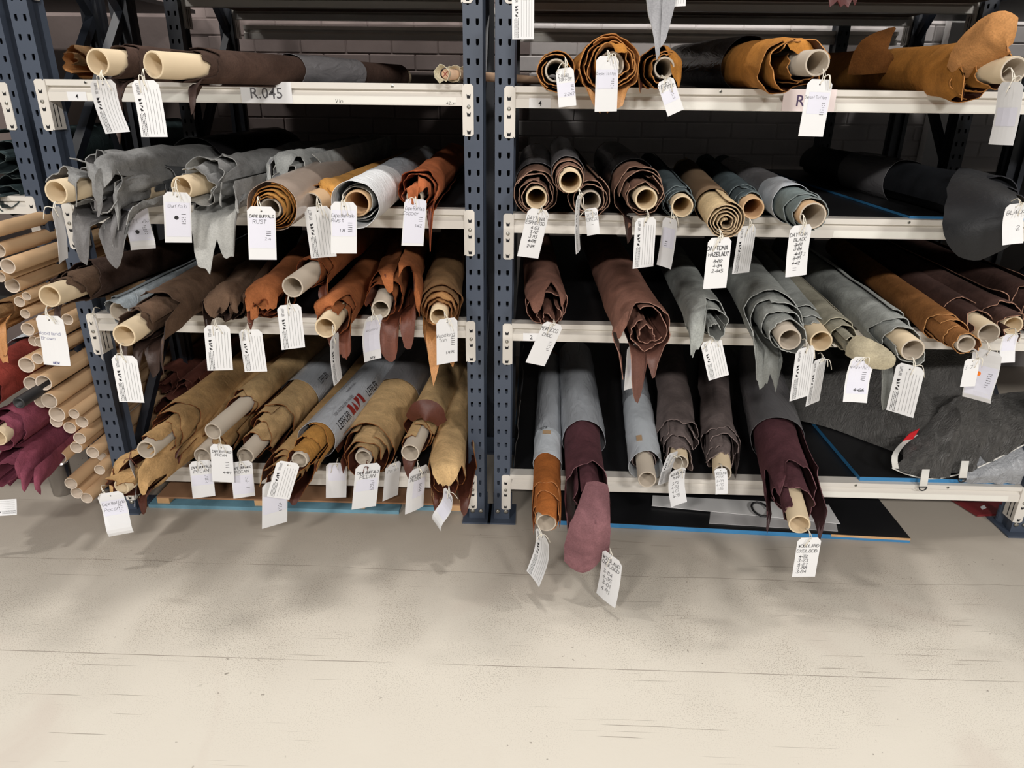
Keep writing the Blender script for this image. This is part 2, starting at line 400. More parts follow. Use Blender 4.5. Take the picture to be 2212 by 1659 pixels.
# ------------------------------------------------------------------ beams
PROF = [(0, 0), (0, 0.024), (0.004, 0.027), (0.013, 0.034), (0.013, 0.040), (0, 0.042), (0, 0.058), (0.045, 0.058), (0.045, 0)]
def rail_mesh(L):
    mb = MB(); a = [mb.vert((0, y, z)) for y, z in PROF]; b = [mb.vert((L, y, z)) for y, z in PROF]; n = len(PROF)
    for i in range(n): mb.face([a[i], b[i], b[(i+1) % n], a[(i+1) % n]][::-1])
    mb.face(a); mb.face(b[::-1]); return mb.mesh('rail', [M_BEAM], False)
def bracket_mesh(s):                 # front flange over the post, side flange on its inner face
    mb = MB(); h = 0.14; t = 0.003
    def out(u0, u1, z0, z1, c=0.006):
        return [(u0+c, z0), (u1-c, z0), (u1, z0+c), (u1, z1-c), (u1-c, z1), (u0+c, z1), (u0, z1-c), (u0, z0+c)]
    P = out(0, 0.0305, -h, 0)
    f = [mb.vert((s*(x-0.0285), -t-0.0005, z)) for x, z in P]; g = [mb.vert((s*(x-0.0285), -0.0005, z)) for x, z in P]
    mb.face(f if s > 0 else f[::-1])
    for i in range(8): mb.face([f[i], g[i], g[(i+1) % 8], f[(i+1) % 8]])
    x0, x1 = (0.0005, 0.0035)
    mb.box((min(s*x0, s*x1), -t, -h+0.002), (max(s*x0, s*x1), 0.055, -0.001))
    me = mb.mesh('bracket', [M_BEAM], False)
    mb = MB()
    for fz in (0.226, 0.57, 0.914):
        pts = [(-0.0045, -0.0065), (0.0045, -0.0065), (0.0062, 0.006), (0.0022, 0.0005), (0, 0.003), (-0.0022, 0.0005), (-0.0062, 0.006)]
        i = [mb.vert((s*-0.0145+a, -0.0037, -h*fz+b)) for a, b in pts]; c = mb.vert((s*-0.0145, -0.0037, -h*fz-0.002))
        for k in range(7): mb.face([c, i[k], i[(k+1) % 7]])
    for y0 in (0.012, 0.03):
        mb.box((min(s*0.0032, s*0.0038), y0, -0.13), (max(s*0.0032, s*0.0038), y0+0.004, -0.066))
    return me, mb.mesh('hook_slots', [M_DARK], False)
BRK = {1: bracket_mesh(1), -1: bracket_mesh(-1)}
mb = MB(); mb.disc((0, 0, 0), (0, -1, 0), 0.0055, 0.004, 12); SCREW = mb.mesh('bolt', [M_STEEL], True)
mb = MB(); mb.disc((0, 0, 0), (0, -1, 0), 0.0048, 0.0015, 12)
mb.box((-0.0032, -0.0019, -0.0005), (0.0032, -0.0014, 0.0005), 1); mb.box((-0.0005, -0.0019, -0.0032), (0.0005, -0.0014, 0.0032), 1); SCREW2 = mb.mesh('screw', [M_STEEL, M_DARK], False)
def beam(x0, x1, y, ztop, label, screws=(), flip=False, ends=(1, -1), group=None):
    e = empty('shelf_beam', (x0, y, ztop-0.058), label, 'shelf beam', group)
    if flip: e.rotation_euler = (0, 0, PI); e.location.x = x1
    L = x1-x0
    addpart('rail', rail_mesh(L), e)
    for s in ends:
        b = addpart('bracket', BRK[s][0], e); b.location = (0 if s == 1 else L, 0, 0.058)
        h = addpart('hook_slots', BRK[s][1], b); b2 = addpart('bolt', SCREW, b); b2.location = (-s*0.0145, -0.0035, -0.14*0.43)
    for sx in screws:
        c = addpart('screw', SCREW2, e); c.location = (sx-x0, 0, 0.050)
    return e
SH = {1: 0.186, 2: 0.738, 3: 1.085, 4: 1.440, 5: 1.787}
SHL = {1: 0.184, 2: 0.744, 3: 1.094, 4: 1.444, 5: 1.787}
LB, RB = (XL1+0.0275, XL2-0.0275), (XR1+0.0275, XR2-0.0275)
NTH = {1: 'lowest', 2: 'second', 3: 'third', 4: 'fourth', 5: 'fifth'}
BE = {}
scr = {('L', 4): (188, 848), ('R', 4): (1182, 1557), ('R', 1): (1847, 2047), ('R', 3): (1963,), ('L', 3): (), ('R', 2): (), ('L', 2): (), ('L', 1): ()}
for k in (1, 2, 3, 4, 5):
    for sd, (a, b), zz in (('L', LB, SHL[k]), ('R', RB, SH[k])):
        xs = [at(px, {1: 1055, 3: 483, 4: 195}.get(k, 500), 0).x for px in scr.get((sd, k), ())]
        BE[sd, k] = beam(a, b, 0, zz, 'cream steel front beam of the %s shelf up, %s bay' % (NTH[k], 'left' if sd == 'L' else 'right'), xs)
# rear beams of the top shelf, seen from below
for sd, (a, b) in (('L', LB), ('R', RB)):
    nm = 'left' if sd == 'L' else 'right'
    beam(a, b, 0.98, 1.790, 'cream beam in shade under the top shelf of the %s bay, middle one' % nm)
    beam(a, b, 1.50, 1.790, 'cream beam in shade under the top shelf of the %s bay, rear one' % nm)
    beam(a, b, 1.60, 1.715, 'dark shaded beam close to the brick wall behind the %s bay' % nm, ends=())
# set-back neighbour bay at the left edge
for k, zc in ((4, at(15, 178, L0Y).z), (3, at(60, 424, L0Y).z)):
    beam(XL0-0.0275-1.0, XL0-0.0275, L0Y, zc, 'cream beam end at the left edge, %s' % ('upper one by the dark green rolls' if k == 4 else 'lower one above the bare tubes'), ends=(-1,))
beam(XL0-0.0275-1.0, XL0-0.0275, L0Y, 0.30, 'cream beam behind the bare tubes at the lower left', ends=(-1,))

# ------------------------------------------------------------------ shelf boards
def board(x0, x1, y0, y1, ztop, t, label, edges=True, mat=None):
    mb = MB(); mb.box((x0, y0, ztop-t), (x1, y1, ztop)); o = mb.build('shelf_board', mat or M_BOARD); tag_props(o, label, 'shelf board')
    if edges:
        m2 = MB(); m2.box((x0-0.0006, y0-0.0008, ztop-t+0.001), (x1, y0-0.0001, ztop-0.0015)); m2.box((x0-0.0008, y0, ztop-t+0.001), (x0-0.0001, y1, ztop-0.0015))
        m2.build('painted_edge', M_BLUE, o)
    return o
for k in (1, 2, 3, 4):
    board(LB[0]+0.01, LB[1]-0.01, 0.046, 1.58, SHL[k]-0.002, 0.017, 'black film-faced board on the %s shelf of the left bay' % NTH[k], edges=False)
    board(RB[0]+0.01, RB[1]-0.01, 0.046, 1.58, SH[k]-0.002, 0.017, 'black film-faced board on the %s shelf of the right bay' % NTH[k], edges=k in (1, 3))
board(LB[0]+0.01, LB[1]-0.01, 0.046, 1.58, SHL[5]-0.002, 0.017, 'brown chipboard deck of the top shelf, left bay', False, M_CHIP)
board(RB[0]+0.01, RB[1]-0.01, 0.046, 1.58, SH[5]-0.002, 0.017, 'brown chipboard deck of the top shelf, right bay', False, M_CHIP)
for sd, x0, x1, y0 in (('left', XL0-1.05, XL0-0.02, L0Y+0.05), ('right', XR2+0.03, XR2+1.3, 0.05)):  # unseen boards added to keep light off the wall beyond both ends
    for k in (2, 3, 4, 5):
        board(x0, x1, y0, 1.66, SH[k]-0.002, 0.017, 'dark board added to block light at %s shelf height beyond the %s edge' % (NTH[k], sd), False)
b1 = atz(1866, 1039, SH[1]+0.015)
board(b1.x, RB[1]-0.02, max(0.02, b1.y), 1.5, SH[1]+0.016, 0.017, 'black board with bright blue front edge lying under the tarpaulin bag', True)
b3 = atz(1993, 476, SH[3]+0.006)
board(b3.x, RB[1]-0.02, 0.03, 1.5, SH[3]+0.008, 0.010, 'black board with blue edge on the third shelf under the long black roll', True)

# ------------------------------------------------------------------ lettering (stroke hand and type)
F = {'A': '022842|1434', 'B': '02083847463505|3544433202', 'C': '4738180603123243', 'D': '02082846432202', 'E': '48080242|0535', 'F': '480802|0535',
 'G': '4738180603123243 4525', 'H': '0208|4248|0545', 'I': '2228', 'J': '4843321203', 'K': '0208|480542', 'L': '080242', 'M': '0208254842', 'N': '02084248',
 'O': '180603123243463818', 'P': '02083847463505', 'R': '02083847463505|2542', 'S': '4738180716354443321203', 'T': '0848|2822', 'U': '080312324348',
 'V': '082248', 'W': '0812263248', 'X': '0248|0842', 'Y': '082548|2522', 'Z': '08480242', '.': '2223', '-': '1434', '0': '180603123243463818', '1': '172822',
 '2': '071838470242', '3': '0848254443321203', '4': '38044434|3632', '5': '48080535444332 02', '6': '3805031232434435 05', '7': '084822', '8': '16071838473616040312324344 3616', '9': '4525060718384742',
 'a': '3616050312323642', 'b': '080232434506', 'c': '361605031232', 'd': '48421203051646', 'e': '0444453616050312 42', 'f': '483822|1636', 'l': '2822', 'n': '0602|0516364542',
 'o': '160503123243453616', 'p': '0600|063645433202', 'r': '0602|041636', 's': '4616051434433202', 't': '282242|1636', 'u': '06031232464642', 'w': '0612253246', 'i': '2622', 'm': '0602|051622|264642'}
def strokes(txt, rng, jit=0.35):
    x = 0.0; out = []
    for ch in txt:
        if ch == ' ': x += 3.0; continue
        g = F.get(ch, '')
        for pl in g.split('|'):
            pl = pl.replace(' ', ''); pts = []
            for i in range(0, len(pl)-1, 2):
                a, b = int(pl[i]), int(pl[i+1])
                pts.append((x+a+rng.uniform(-jit, jit)+(b-2)*0.12, b-2+rng.uniform(-jit, jit)))
            if pts: out.append(pts)
        x += 3.2 if ch in '.-Iil1' else 5.4
    return out, x-1.4
def ribbon(mb, pts, w, fn, m=0):
    for i in range(len(pts)-1):
        a = Vector((pts[i][0], pts[i][1])); b = Vector((pts[i+1][0], pts[i+1][1])); t = b-a
        if t.length < 1e-6: continue
        t.normalize(); n = Vector((-t.y, t.x))*w/2; a = a-t*w*0.4; b = b+t*w*0.4
        mb.face([mb.vert(fn(*p)) for p in (a-n, b-n, b+n, a+n)], m)
def write(mb, txt, cx, cz, h, fn, w=None, seed=0, maxw=None, jit=0.35, m=0, left=None):
    st, W = strokes(txt, random.Random(seed*7+len(txt)), jit); k = h/6
    if maxw and W*k > maxw: kx = maxw/W
    else: kx = k
    x0 = left if left is not None else cx-W*kx/2
    for pl in st: ribbon(mb, [(x0+p[0]*kx, cz+(p[1]-3)*k) for p in pl], w or h*0.10, fn, m)
def type_mesh(txt, size, fn, mat, name='lettering', sub=0, bold=0.0, sx=1.0):
    cu = bpy.data.curves.new('type', 'FONT'); cu.body = txt; cu.size = size; cu.resolution_u = 2; cu.offset = bold; cu.fill_mode = 'FRONT'
    o = bpy.data.objects.new('type', cu); C.objects.link(o)
    dg = bpy.context.evaluated_depsgraph_get(); dg.update(); me = bpy.data.meshes.new_from_object(o.evaluated_get(dg))
    bpy.data.objects.remove(o); bpy.data.curves.remove(cu)
    if sub:
        bm = bmesh.new(); bm.from_mesh(me); bmesh.ops.triangulate(bm, faces=bm.faces[:])
        bmesh.ops.subdivide_edges(bm, edges=[e for e in bm.edges if e.calc_length() > size*0.15], cuts=sub, use_grid_fill=False)
        bmesh.ops.triangulate(bm, faces=bm.faces[:]); bm.to_mesh(me); bm.free()
    for v in me.vertices: v.co = Vector(fn(v.co.x*sx, v.co.y))
    me.materials.clear(); me.materials.append(mat); me.name = name; me.update(); return me

def sticker(bm_, sd, k, px0, px1, pyc, h, txt, kind='type', lab=None, plate=True, mat=M_PAPER, ink=M_INK, z0=0.001, tx=None):
    P0 = at(px0, pyc, 0); P1 = at(px1, pyc, 0); o = BE[sd, k].location; cx = (P0.x+P1.x)/2-o.x; w = (P1.x-P0.x)/2
    mb = MB(); par = BE[sd, k]
    y = -0.0009
    if plate:
        mb.box((cx-w, y, z0), (cx+w, y+0.0007, z0+h)); par = mb.build('label_sticker', mat, BE[sd, k])
        if lab: par['label'] = lab
    if kind == 'type':
        me = type_mesh(txt, h*0.75, lambda a, b: (a, 0, b), ink, bold=0.0002)
        xs = [v.co.x for v in me.vertices]; zs = [v.co.z for v in me.vertices]; s = min(1, 1.7*w/(max(xs)-min(xs))); tc = cx if tx is None else at(tx, pyc, 0).x-o.x; mx = (max(xs)+min(xs))/2; mz = (max(zs)+min(zs))/2
        for v in me.vertices: v.co = Vector(((v.co.x-mx)*s+tc, y-0.0004, (v.co.z-mz)*s+z0+h*0.48))
        addpart('lettering', me, par)
    else:
        m2 = MB(); write(m2, txt, cx, z0+h*0.5, h*0.62, lambda a, b: (a, y-0.0004, b), seed=4, maxw=1.8*w); m2.build('lettering', ink, par)
sticker(None, 'L', 4, 146, 187, 208, 0.024, '4', lab='small white sticker reading 4')
sticker(None, 'L', 4, 521, 631, 205, 0.056, 'R.045', lab='white paper label reading R.045', ink=M_INKGREY)
sticker(None, 'L', 4, 722, 743, 218, 0.016, 'Vln', 'hand', plate=False)
sticker(None, 'L', 4, 962, 985, 221, 0.012, '42cm', 'hand', plate=False)
sticker(None, 'R', 4, 1143, 1190, 219, 0.026, '4', lab='small white sticker reading 4')
sticker(None, 'R', 4, 1690, 1804, 222, 0.058, 'R', lab='pinkish white paper label with a purple R', ink=M_PURPLE, mat=plain('pink_label', (236, 222, 220), 0.6), tx=1729)
sticker(None, 'R', 2, 1130, 1165, 729, 0.026, '2', lab='small white sticker reading 2')
for sd, k, a, b in (('L', 4, 190, 520), ('R', 4, 1360, 1680), ('R', 4, 1810, 2170), ('R', 1, 1760, 2180), ('R', 3, 1800, 2060), ('L', 4, 633, 985)):
    y_ = {4: 215, 1: 1068, 3: 505}[k]
    P0 = at(a, y_, 0); P1 = at(b, y_, 0); o = BE[sd, k].location
    m2 = MB(); m2.box((P0.x-o.x, -0.0006, 0.003), (P1.x-o.x, -0.0001, 0.022)); m2.build('label_strip', M_CLEAR, BE[sd, k])

# ------------------------------------------------------------------ leather rolls
ROLLS = {}
SEED = [11]
def frame_of(P0, u):
    n1 = u.cross(Vector((0, 0, 1))).normalized(); n2 = n1.cross(u).normalized(); return n1, n2
def catmull(P, n):
    out = []
    for k in range(n):
        t = k/(n-1)*(len(P)-1); i = min(int(t), len(P)-2); f = t-i
        p0 = P[max(i-1, 0)]; p1 = P[i]; p2 = P[i+1]; p3 = P[min(i+2, len(P)-1)]
        out.append([0.5*(2*b+(c-a)*f+(2*a-5*b+4*c-d)*f*f+(3*b-a-3*c+d)*f**3) for a, b, c, d in zip(p0, p1, p2, p3)])
    return out
def sheet(P0, u, n1, n2, r0, r1, turns, s0, s1, amp, L, seed, wr, sp, dirn, phi, rag=0.004, flat=0.04, lobes=(), base=0.0, off=None, kk=(0, 1)):
    """one rolled hide: a spiral whose front edge is ragged; lobes of the edge hang free and droop"""
    rng = random.Random(seed); ph = [rng.uniform(0, 2*PI) for _ in range(6)]; fq = [0.75, 1.3, 2.2, 3.6, 7.3, 12.1]; aw = [0.5, 0.4, 0.28, 0.20, 0.15, 0.07]
    nth = max(16, int(turns*46))+1; NF, NB = 12, 8; mb = MB(); pts = []
    Tm = 2*PI*turns
    C0 = P0
    for i in range(nth):
        k = i/(nth-1); th = Tm*k
        if off is not None: P0 = C0+off*(kk[0]+(kk[1]-kk[0])*k)
        E = sum(aw[q]*math.sin(fq[q]*th+ph[q]) for q in range(6))
        sf0 = s0+(s1-s0)*k+amp*E; sup = min(sf0, base+0.03); r = r0+(r1-r0)*k; ang = phi+dirn*th; ca, sa = math.cos(ang), math.sin(ang)
        ext = 0.0; Rb = 0.02
        for a0, hw, ln, p, inner in lobes:
            near = th if inner else Tm-th
            if near > 2*PI+0.3: continue
            da = (ang-math.radians(a0)+PI) % (2*PI)-PI; x = abs(da)*r1/hw
            if x < 1:
                q = (ln+sf0-sup)*(1-x**p)*(1+0.12*noise.noise((da*6, seed, 2)))
                if q > ext: ext = q; Rb = 0.014+0.10*ln
        sf = sf0-ext+rag*noise.noise((th*5, seed*3.1, 0))+rag*0.5*noise.noise((th*14, seed, 4))
        lift = 0.5+0.5*math.sin(1.1*th+ph[4])
        for j in range(NF+NB):
            if j < NF: s = sf+(0.13+ext*1.0)*(j/NF)**1.2
            else: b = (j-NF+1)/NB; a_ = sf+0.13+ext; s = a_+(L-a_)*b**1.4 if j > NF else a_
            d = max(0, s-sf); free = max(0.0, sup-s)
            dr = wr*noise.noise((ca*1.6+seed, sa*1.6, s*7))+wr*0.5*noise.noise((ca*4, sa*4+seed, s*17))
            dr += sp*lift*(0.35+0.65*k)*math.exp(-max(0, s-sf0)/0.055)+sp*0.5*noise.noise((th*1.7, seed, d*9))*math.exp(-d/0.09)
            rr = max(r+dr, r0*0.7); z2 = sa*rr*(1-flat if sa < 0 else 1)
            if free > 0:                                   # past the supported edge: bend over and hang
                am = 1.38; al = min(free/Rb, am); rest = max(0, free-Rb*am)
                fwd = Rb*math.sin(al)+rest*math.cos(am); dn = Rb*(1-math.cos(al))+rest*math.sin(am)
                wv = 0.010*noise.noise((ang*2.2, free*9, seed))*min(1, free/0.03)
                p = P0+u*(sup-fwd+wv)+n1*(ca*rr*(1-0.9*min(free, .12))+wv*0.7)+n2*z2-Vector((0, 0, dn))
            else: p = P0+u*s+n1*(ca*rr)+n2*z2
            pts.append(p)
    mb.grid(pts, nth, NF+NB)
    return mb
def flap_mesh(pts, w, Yf, seed=0, bulge=0.12, twist=0):
    ctr = catmull([tuple(at(x, y, Yf+dy)) for x, y, dy in pts], 15); wid = [a[0] for a in catmull([(v,) for v in w], 15)]
    mb = MB(); out = []; M = 7
    for i, c in enumerate(ctr):
        c = Vector(c); t = (Vector(ctr[min(i+1, 14)])-Vector(ctr[max(i-1, 0)])).normalized(); view = (c-EYE).normalized()
        wd = t.cross(view).normalized(); nn = wd.cross(t).normalized()
        if nn.dot(view) < 0: nn = -nn
        W = max(wid[i], 1)*depth(c)/FPX/2; W *= 1+0.10*noise.noise((i*0.6, seed, 3))
        if twist: wd = (wd*math.cos(twist*i/14)+nn*math.sin(twist*i/14)).normalized()
        for j in range(M):
            v = j/(M-1)*2-1; edge = (0.003*noise.noise((i*1.3, seed*2.0, v)) if abs(v) > 0.9 else 0)
            out.append(c+wd*(W*v+edge)+nn*(bulge*W*v*v+0.004*noise.noise((i*0.45, v*1.2, seed+7))))
    mb.grid(out, 15, M); return mb
def roll(key, label, Fp, rp, sh, col, B=None, ang=None, lift=0.0, Y=None, yb=None, ts=0.0, tube=0.0305, s0=0.05, st=0.03, amp=0.026, n=3.0, wr=0.005, sp=0.008,
         L=1.45, sleeve=(), flaps=(), tmat=None, hides=2, dirn=1, phi=None, flat=0.04, cols=None, name='leather_roll', cat='leather roll', group=None, rag=0.006, off=None):
    SEED[0] += 1; sd = SEED[0]; rng = random.Random(sd)
    if Y is None:
        r = 0.05
        for _ in range(25):
            z = sh+lift+r; P0 = atz(Fp[0], Fp[1], z); r = rp*depth(P0)/FPX
    else:
        P0 = at(Fp[0], Fp[1], Y); r = rp*depth(P0)/FPX
        if sh == SH[5]: P0.z = sh+r+0.002
    if yb is not None: u = at(B[0], B[1], yb)-P0; u = Vector((u.x, u.y, u.z)).normalized()
    elif B is not None: u = atz(B[0], B[1], P0.z)-P0; u.z = 0; u.normalize()
    else: a = math.radians(ang or 0.0); u = Vector((math.sin(a), math.cos(a), 0))
    n1, n2 = frame_of(P0, u); Lm = min(L, (1.56-P0.y)/max(u.y, 0.3))
    e = empty(name, P0, label, cat, group); ROLLS[key] = (P0.copy(), u, r, e)
    hm = hide_mats(col)
    r0 = (tube+0.0025) if tube else 0.010
    if tube:
        mb = MB(); a = ts; ri = tube-0.0055
        mb.lathe([(a+0.5, ri), (a+0.002, ri), (a, ri+0.001)], P0, u, n1, n2, 30, 1 if tmat else 0)
        mb.lathe([(a, ri+0.001), (a, tube-0.001)], P0, u, n1, n2, 30, 1 if tmat else 0)
        mb.lathe([(a, tube-0.001), (a+0.0015, tube), (Lm+0.02, tube)], P0, u, n1, n2, 30, 0)
        mb.build('cardboard_tube', list(tmat) if tmat else [M_CARD], e, True, P0)
    if phi is None: phi = rng.uniform(0, 2*PI)
    H_ = max(1, hides, 3 if n >= 3 and hides > 1 and not cols else 1); pitch = (r-r0)
    for h in range(H_):
        k0, k1 = h/H_, (h+1)/H_
        cm = hide_mats(cols[h]) if cols else hm
        mb = sheet(P0, u, n1, n2, r0+pitch*k0, r0+pitch*k1-(0.0015 if h < H_-1 else 0), n/H_, s0+st*n*k0+0.018*h, s0+st*n*k1+0.018*h, amp, Lm-0.03*rng.random(), sd*10+h, wr, sp, dirn, phi+h*2.1, rag, flat, [l for l in LOBES.get(key, ()) if (l[4] and h == 0) or (not l[4] and h == H_-1)], s0+st*n*k0*0.3, (n1*off[0]+n2*off[1]) if off else None, (k0, k1))
        mb.build('hide', [cm[1], cm[0], cm[2]], e, True, P0, solid=0.0024, offset=0.0, rim=2, back=1)
    for (a, b, mt, ex) in sleeve:
        mb = MB(); ns = 12; pts = []; PS = P0+(n1*off[0]+n2*off[1] if off else Vector((0, 0, 0)))
        for i in range(36):
            th = 2*PI*i/36; ca, sa = math.cos(th), math.sin(th)
            for j in range(ns):
                s = a+0.008*math.sin(th*2+sd)+(b-a)*j/(ns-1)
                rr = r+0.004+ex+(0.5*wr if off else 0)+0.003*noise.noise((ca*2+sd, sa*2, s*14))+wr*0.6*max(0, noise.noise((ca*1.6+sd*10+H_-1, sa*1.6, s*7)))
                pts.append(PS+u*s+n1*ca*rr+n2*sa*rr*(1-flat if sa < 0 else 1))
        mb.grid(pts, 36, ns, wrap=True); mb.build('film_sleeve', mt, e, True, P0, solid=0.0008)
    for q, fl in enumerate(flaps):
        pts, w = fl[0], fl[1]; side = fl[2] if len(fl) > 2 else 0; c = fl[3] if len(fl) > 3 else None
        ms = hide_mats(c) if c else hm
        order = [ms[1], ms[0], ms[2]] if side else [ms[0], ms[1], ms[2]]
        flap_mesh(pts, w, P0.y, sd+q*3, bulge=fl[4] if len(fl) > 4 else 0.12).build('loose_flap', order, e, True, P0, solid=0.0024, rim=2, back=1)
    return e

LOBES = {  # (angle round the roll in degrees, half width, length, roundness, from the inmost turn)
 'A': [(-70, .05, .13, 3, 0), (-130, .036, .14, 2.5, 0), (55, .05, .07, 2, 0), (15, .045, .09, 2, 1), (-15, .05, .10, 2.5, 0)],
 'B': [(-10, .03, .05, 2, 0)], 'C': [(-112, .036, .17, 5, 0), (-55, .05, .15, 3, 0), (5, .045, .09, 2.5, 0)],
 'D': [(100, .06, .08, 2.5, 0), (170, .05, .11, 2.5, 0)], 'F': [(60, .04, .05, 2, 0)], 'H': [(-22, .042, .15, 1.3, 0), (80, .03, .05, 2, 1)],
 'a': [(185, .045, .12, 2.5, 0)], 'c': [(-60, .04, .10, 2, 0), (-105, .028, .10, 1.5, 0), (-15, .05, .12, 1.5, 0), (205, .03, .10, 1.3, 1)],
 'd': [(110, .065, .08, 3, 0), (190, .04, .13, 2, 0), (50, .04, .06, 2, 0)], 'e': [(85, .06, .08, 3, 0), (200, .03, .08, 1.5, 0), (130, .05, .08, 2.5, 0)],
 'f': [(-40, .035, .09, 2.5, 0)], 'g': [(110, .05, .06, 2.5, 0), (-35, .05, .10, 3, 0), (-85, .04, .08, 2.5, 0)],
 'h': [(-105, .055, .14, 5, 0), (-45, .04, .13, 3, 0), (85, .05, .06, 2, 0), (20, .05, .10, 2.5, 0)],
 'i': [(-108, .042, .17, 1.5, 0), (-55, .022, .12, 3, 0)],
 '1': [(170, .05, .10, 2.5, 0), (110, .05, .06, 2, 0), (-50, .05, .07, 2, 0), (30, .05, .08, 2, 0)], '2': [(-50, .03, .04, 2, 0)],
 '6': [(180, .04, .04, 2, 0), (-60, .05, .04, 2, 0)], '7': [(-30, .03, .03, 2, 0)], '8': [(200, .03, .04, 2, 0)], '9': [(-120, .045, .10, 3, 0)],
 '10': [(95, .075, .08, 3, 0), (-125, .04, .07, 2, 0), (-45, .04, .07, 2, 0)],
 'T': [(-94, .058, .055, 9, 0), (70, .03, .03, 2, 1)], 'U': [(35, .055, .08, 2.5, 0), (200, .02, .05, 2, 0)], 'V': [(75, .08, .05, 2, 0), (-10, .05, .05, 2, 0)], 'W': [(200, .06, .06, 1.6, 0)],
 'L': [(-115, .02, .13, 1, 0)],
 'j': [(125, .05, .06, 2, 0), (60, .03, .04, 2, 0)], 'k': [(-112, .046, .15, 2, 0), (-65, .035, .09, 1.3, 0), (150, .05, .06, 2, 0)], 'l': [(150, .052, .11, 5, 0)],
 'm': [(-140, .055, .11, 4, 0), (-100, .026, .12, 1.6, 0)], 'p': [(-140, .04, .16, 3, 0)],
 'u': [(210, .025, .05, 1.5, 0), (-5, .025, .04, 1.5, 0)], 'v': [(205, .045, .08, 2, 0), (-20, .04, .06, 2, 0)], 'y': [(-20, .016, .06, 2, 0)],
 'z': [(205, .05, .09, 1.5, 0), (-25, .045, .09, 1.5, 0), (130, .04, .04, 2, 0)], 'm2': [(15, .075, .07, 5, 0)],
 'R4L1': [(-110, .032, .17, 1.6, 0)], 'R4L2': [(-70, .03, .09, 1.3, 0)], 'v1': [(-95, .085, .31, 1.7, 0)], 'v2': [(-90, .10, .185, 5, 0)], 'm4': [(-60, .05, .12, 2.5, 0)],
}
R = roll
K = SH; KL = SHL
# --- fourth shelf, left bay
R('R4L1', 'dark brown roll with bare tube, left of two on the fourth shelf, left bay', (211, 134), 40, 0, 'browndark', B=(700, 158), yb=0.95, Y=-0.36, s0=0.055, st=0.02, n=2.6, amp=0.02, wr=0.002, L=1.2)
R('R4L2', 'long dark brown roll with smoky sleeve, right of two, fourth shelf left bay', (331, 140), 42, 0, 'browndark', B=(845, 166), yb=0.66, Y=-0.40, s0=0.075, st=0.05, n=2.4, amp=0.035, wr=0.001, sp=0.004,
  sleeve=[(0.52, 0.86, F_SMOKE, 0)], L=1.2)
# --- third shelf, left bay
R('A', 'big crumpled grey suede roll at the left end of the third shelf, left bay', (121, 415), 70, KL[3], 'grey', ang=3, s0=0.05, st=0.03, amp=0.05, n=3.4, wr=0.022, sp=0.03, rag=0.008, hides=3, off=(0.055, 0.004), sleeve=[(0.62, 1.35, F_BLACK, 0)])
R('B', 'small charcoal suede roll with bare tube, second on the third shelf left bay', (307, 410), 42, KL[3], 'greydark', ang=3, Y=-0.12, s0=0.02, st=0.03, n=2.4, amp=0.03, wr=0.006, sp=0.014)
R('C', 'grey suede roll with long hanging tongue, third on the third shelf left bay', (392, 405), 60, KL[3], 'greyc', ang=4, Y=-0.2, s0=0.03, st=0.035, n=3, amp=0.045, wr=0.016, sp=0.026, rag=0.007, off=(0.05, 0.0))
R('D', 'light grey suede bundle lying on top of the film-wrapped roll, third shelf left bay', (612, 372), 52, KL[3], 'greylight', ang=2, Y=0.02, s0=0.0, st=0.05, n=2.5, amp=0.05, wr=0.008, sp=0.012, tube=None, L=1.2)
R('E', 'ochre spiral roll in clear film, middle of the third shelf left bay', (582, 452), 50, KL[3], 'ochre', B=(790, 335), s0=-0.004, st=0.002, n=4.2, amp=0.004, wr=0.003, sp=0.003, ts=0.01, tube=0.026, sleeve=[(0.03, 1.3, F_CLEAR, 0)], tmat=(M_CARDGREY, M_CARDGREY))
R('F', 'ochre and brown roll with bare tube, between two film-wrapped rolls, third shelf', (672, 440), 36, KL[3], 'ochre', ang=2, Y=-0.24, s0=0.06, st=0.035, n=2.5, amp=0.025, wr=0.004, sp=0.008, tmat=(M_KRAFT, M_CARDGREY))
R('G', 'roll wrapped in white crinkled film, second from right on the third shelf left bay', (768, 442), 47, KL[3], 'greylight', B=(930, 335), s0=0.03, st=0.01, n=2, amp=0.01, wr=0.002, sp=0.003, tube=0.034, ts=0.02, sleeve=[(-0.01, 0.42, F_WHITE, 0.001), (0.40, 1.3, F_GREY, 0)], tmat=(M_KRAFT, M_KRAFT))
R('H', 'rust orange suede roll at the right end of the third shelf left bay', (893, 428), 50, KL[3], 'rustorange', B=(985, 335), s0=0.0, st=0.05, n=3.2, amp=0.03, wr=0.006, sp=0.012, ts=0.02, tube=0.022, tmat=(M_CARDGREY, M_CARDGREY))
# --- second shelf, left bay
R('a', 'dark brown suede roll with bare tube at the left end of the second shelf', (107, 640), 44, KL[2], 'browndark', Y=-0.34, B=(330, 560), yb=0.25, s0=0.07, st=0.04, n=3, amp=0.035, wr=0.004, sp=0.012, cols=['brown', 'browndark'])
R('b', 'pale blue grey felted roll, second on the second shelf left bay', (252, 676), 38, KL[2], 'felt', ang=0, Y=-0.16, s0=0.0, st=0.02, n=1.8, amp=0.02, wr=0.004, sp=0.008, tmat=(M_CARDGREY, M_CARDGREY), ts=0.015)
R('c', 'brown suede roll with ragged tail and bare tube, third on the second shelf left bay', (268, 725), 55, KL[2], 'brown', B=(455, 610), s0=0.04, st=0.045, n=3, amp=0.04, wr=0.007, sp=0.014, lift=0.005)
R('d', 'crumpled dark brown roll with fuzzy edge, fourth on the second shelf left bay', (478, 680), 50, KL[2], 'brown', B=(548, 590), s0=0.02, st=0.05, n=2.8, amp=0.04, wr=0.01, sp=0.018, tube=None)
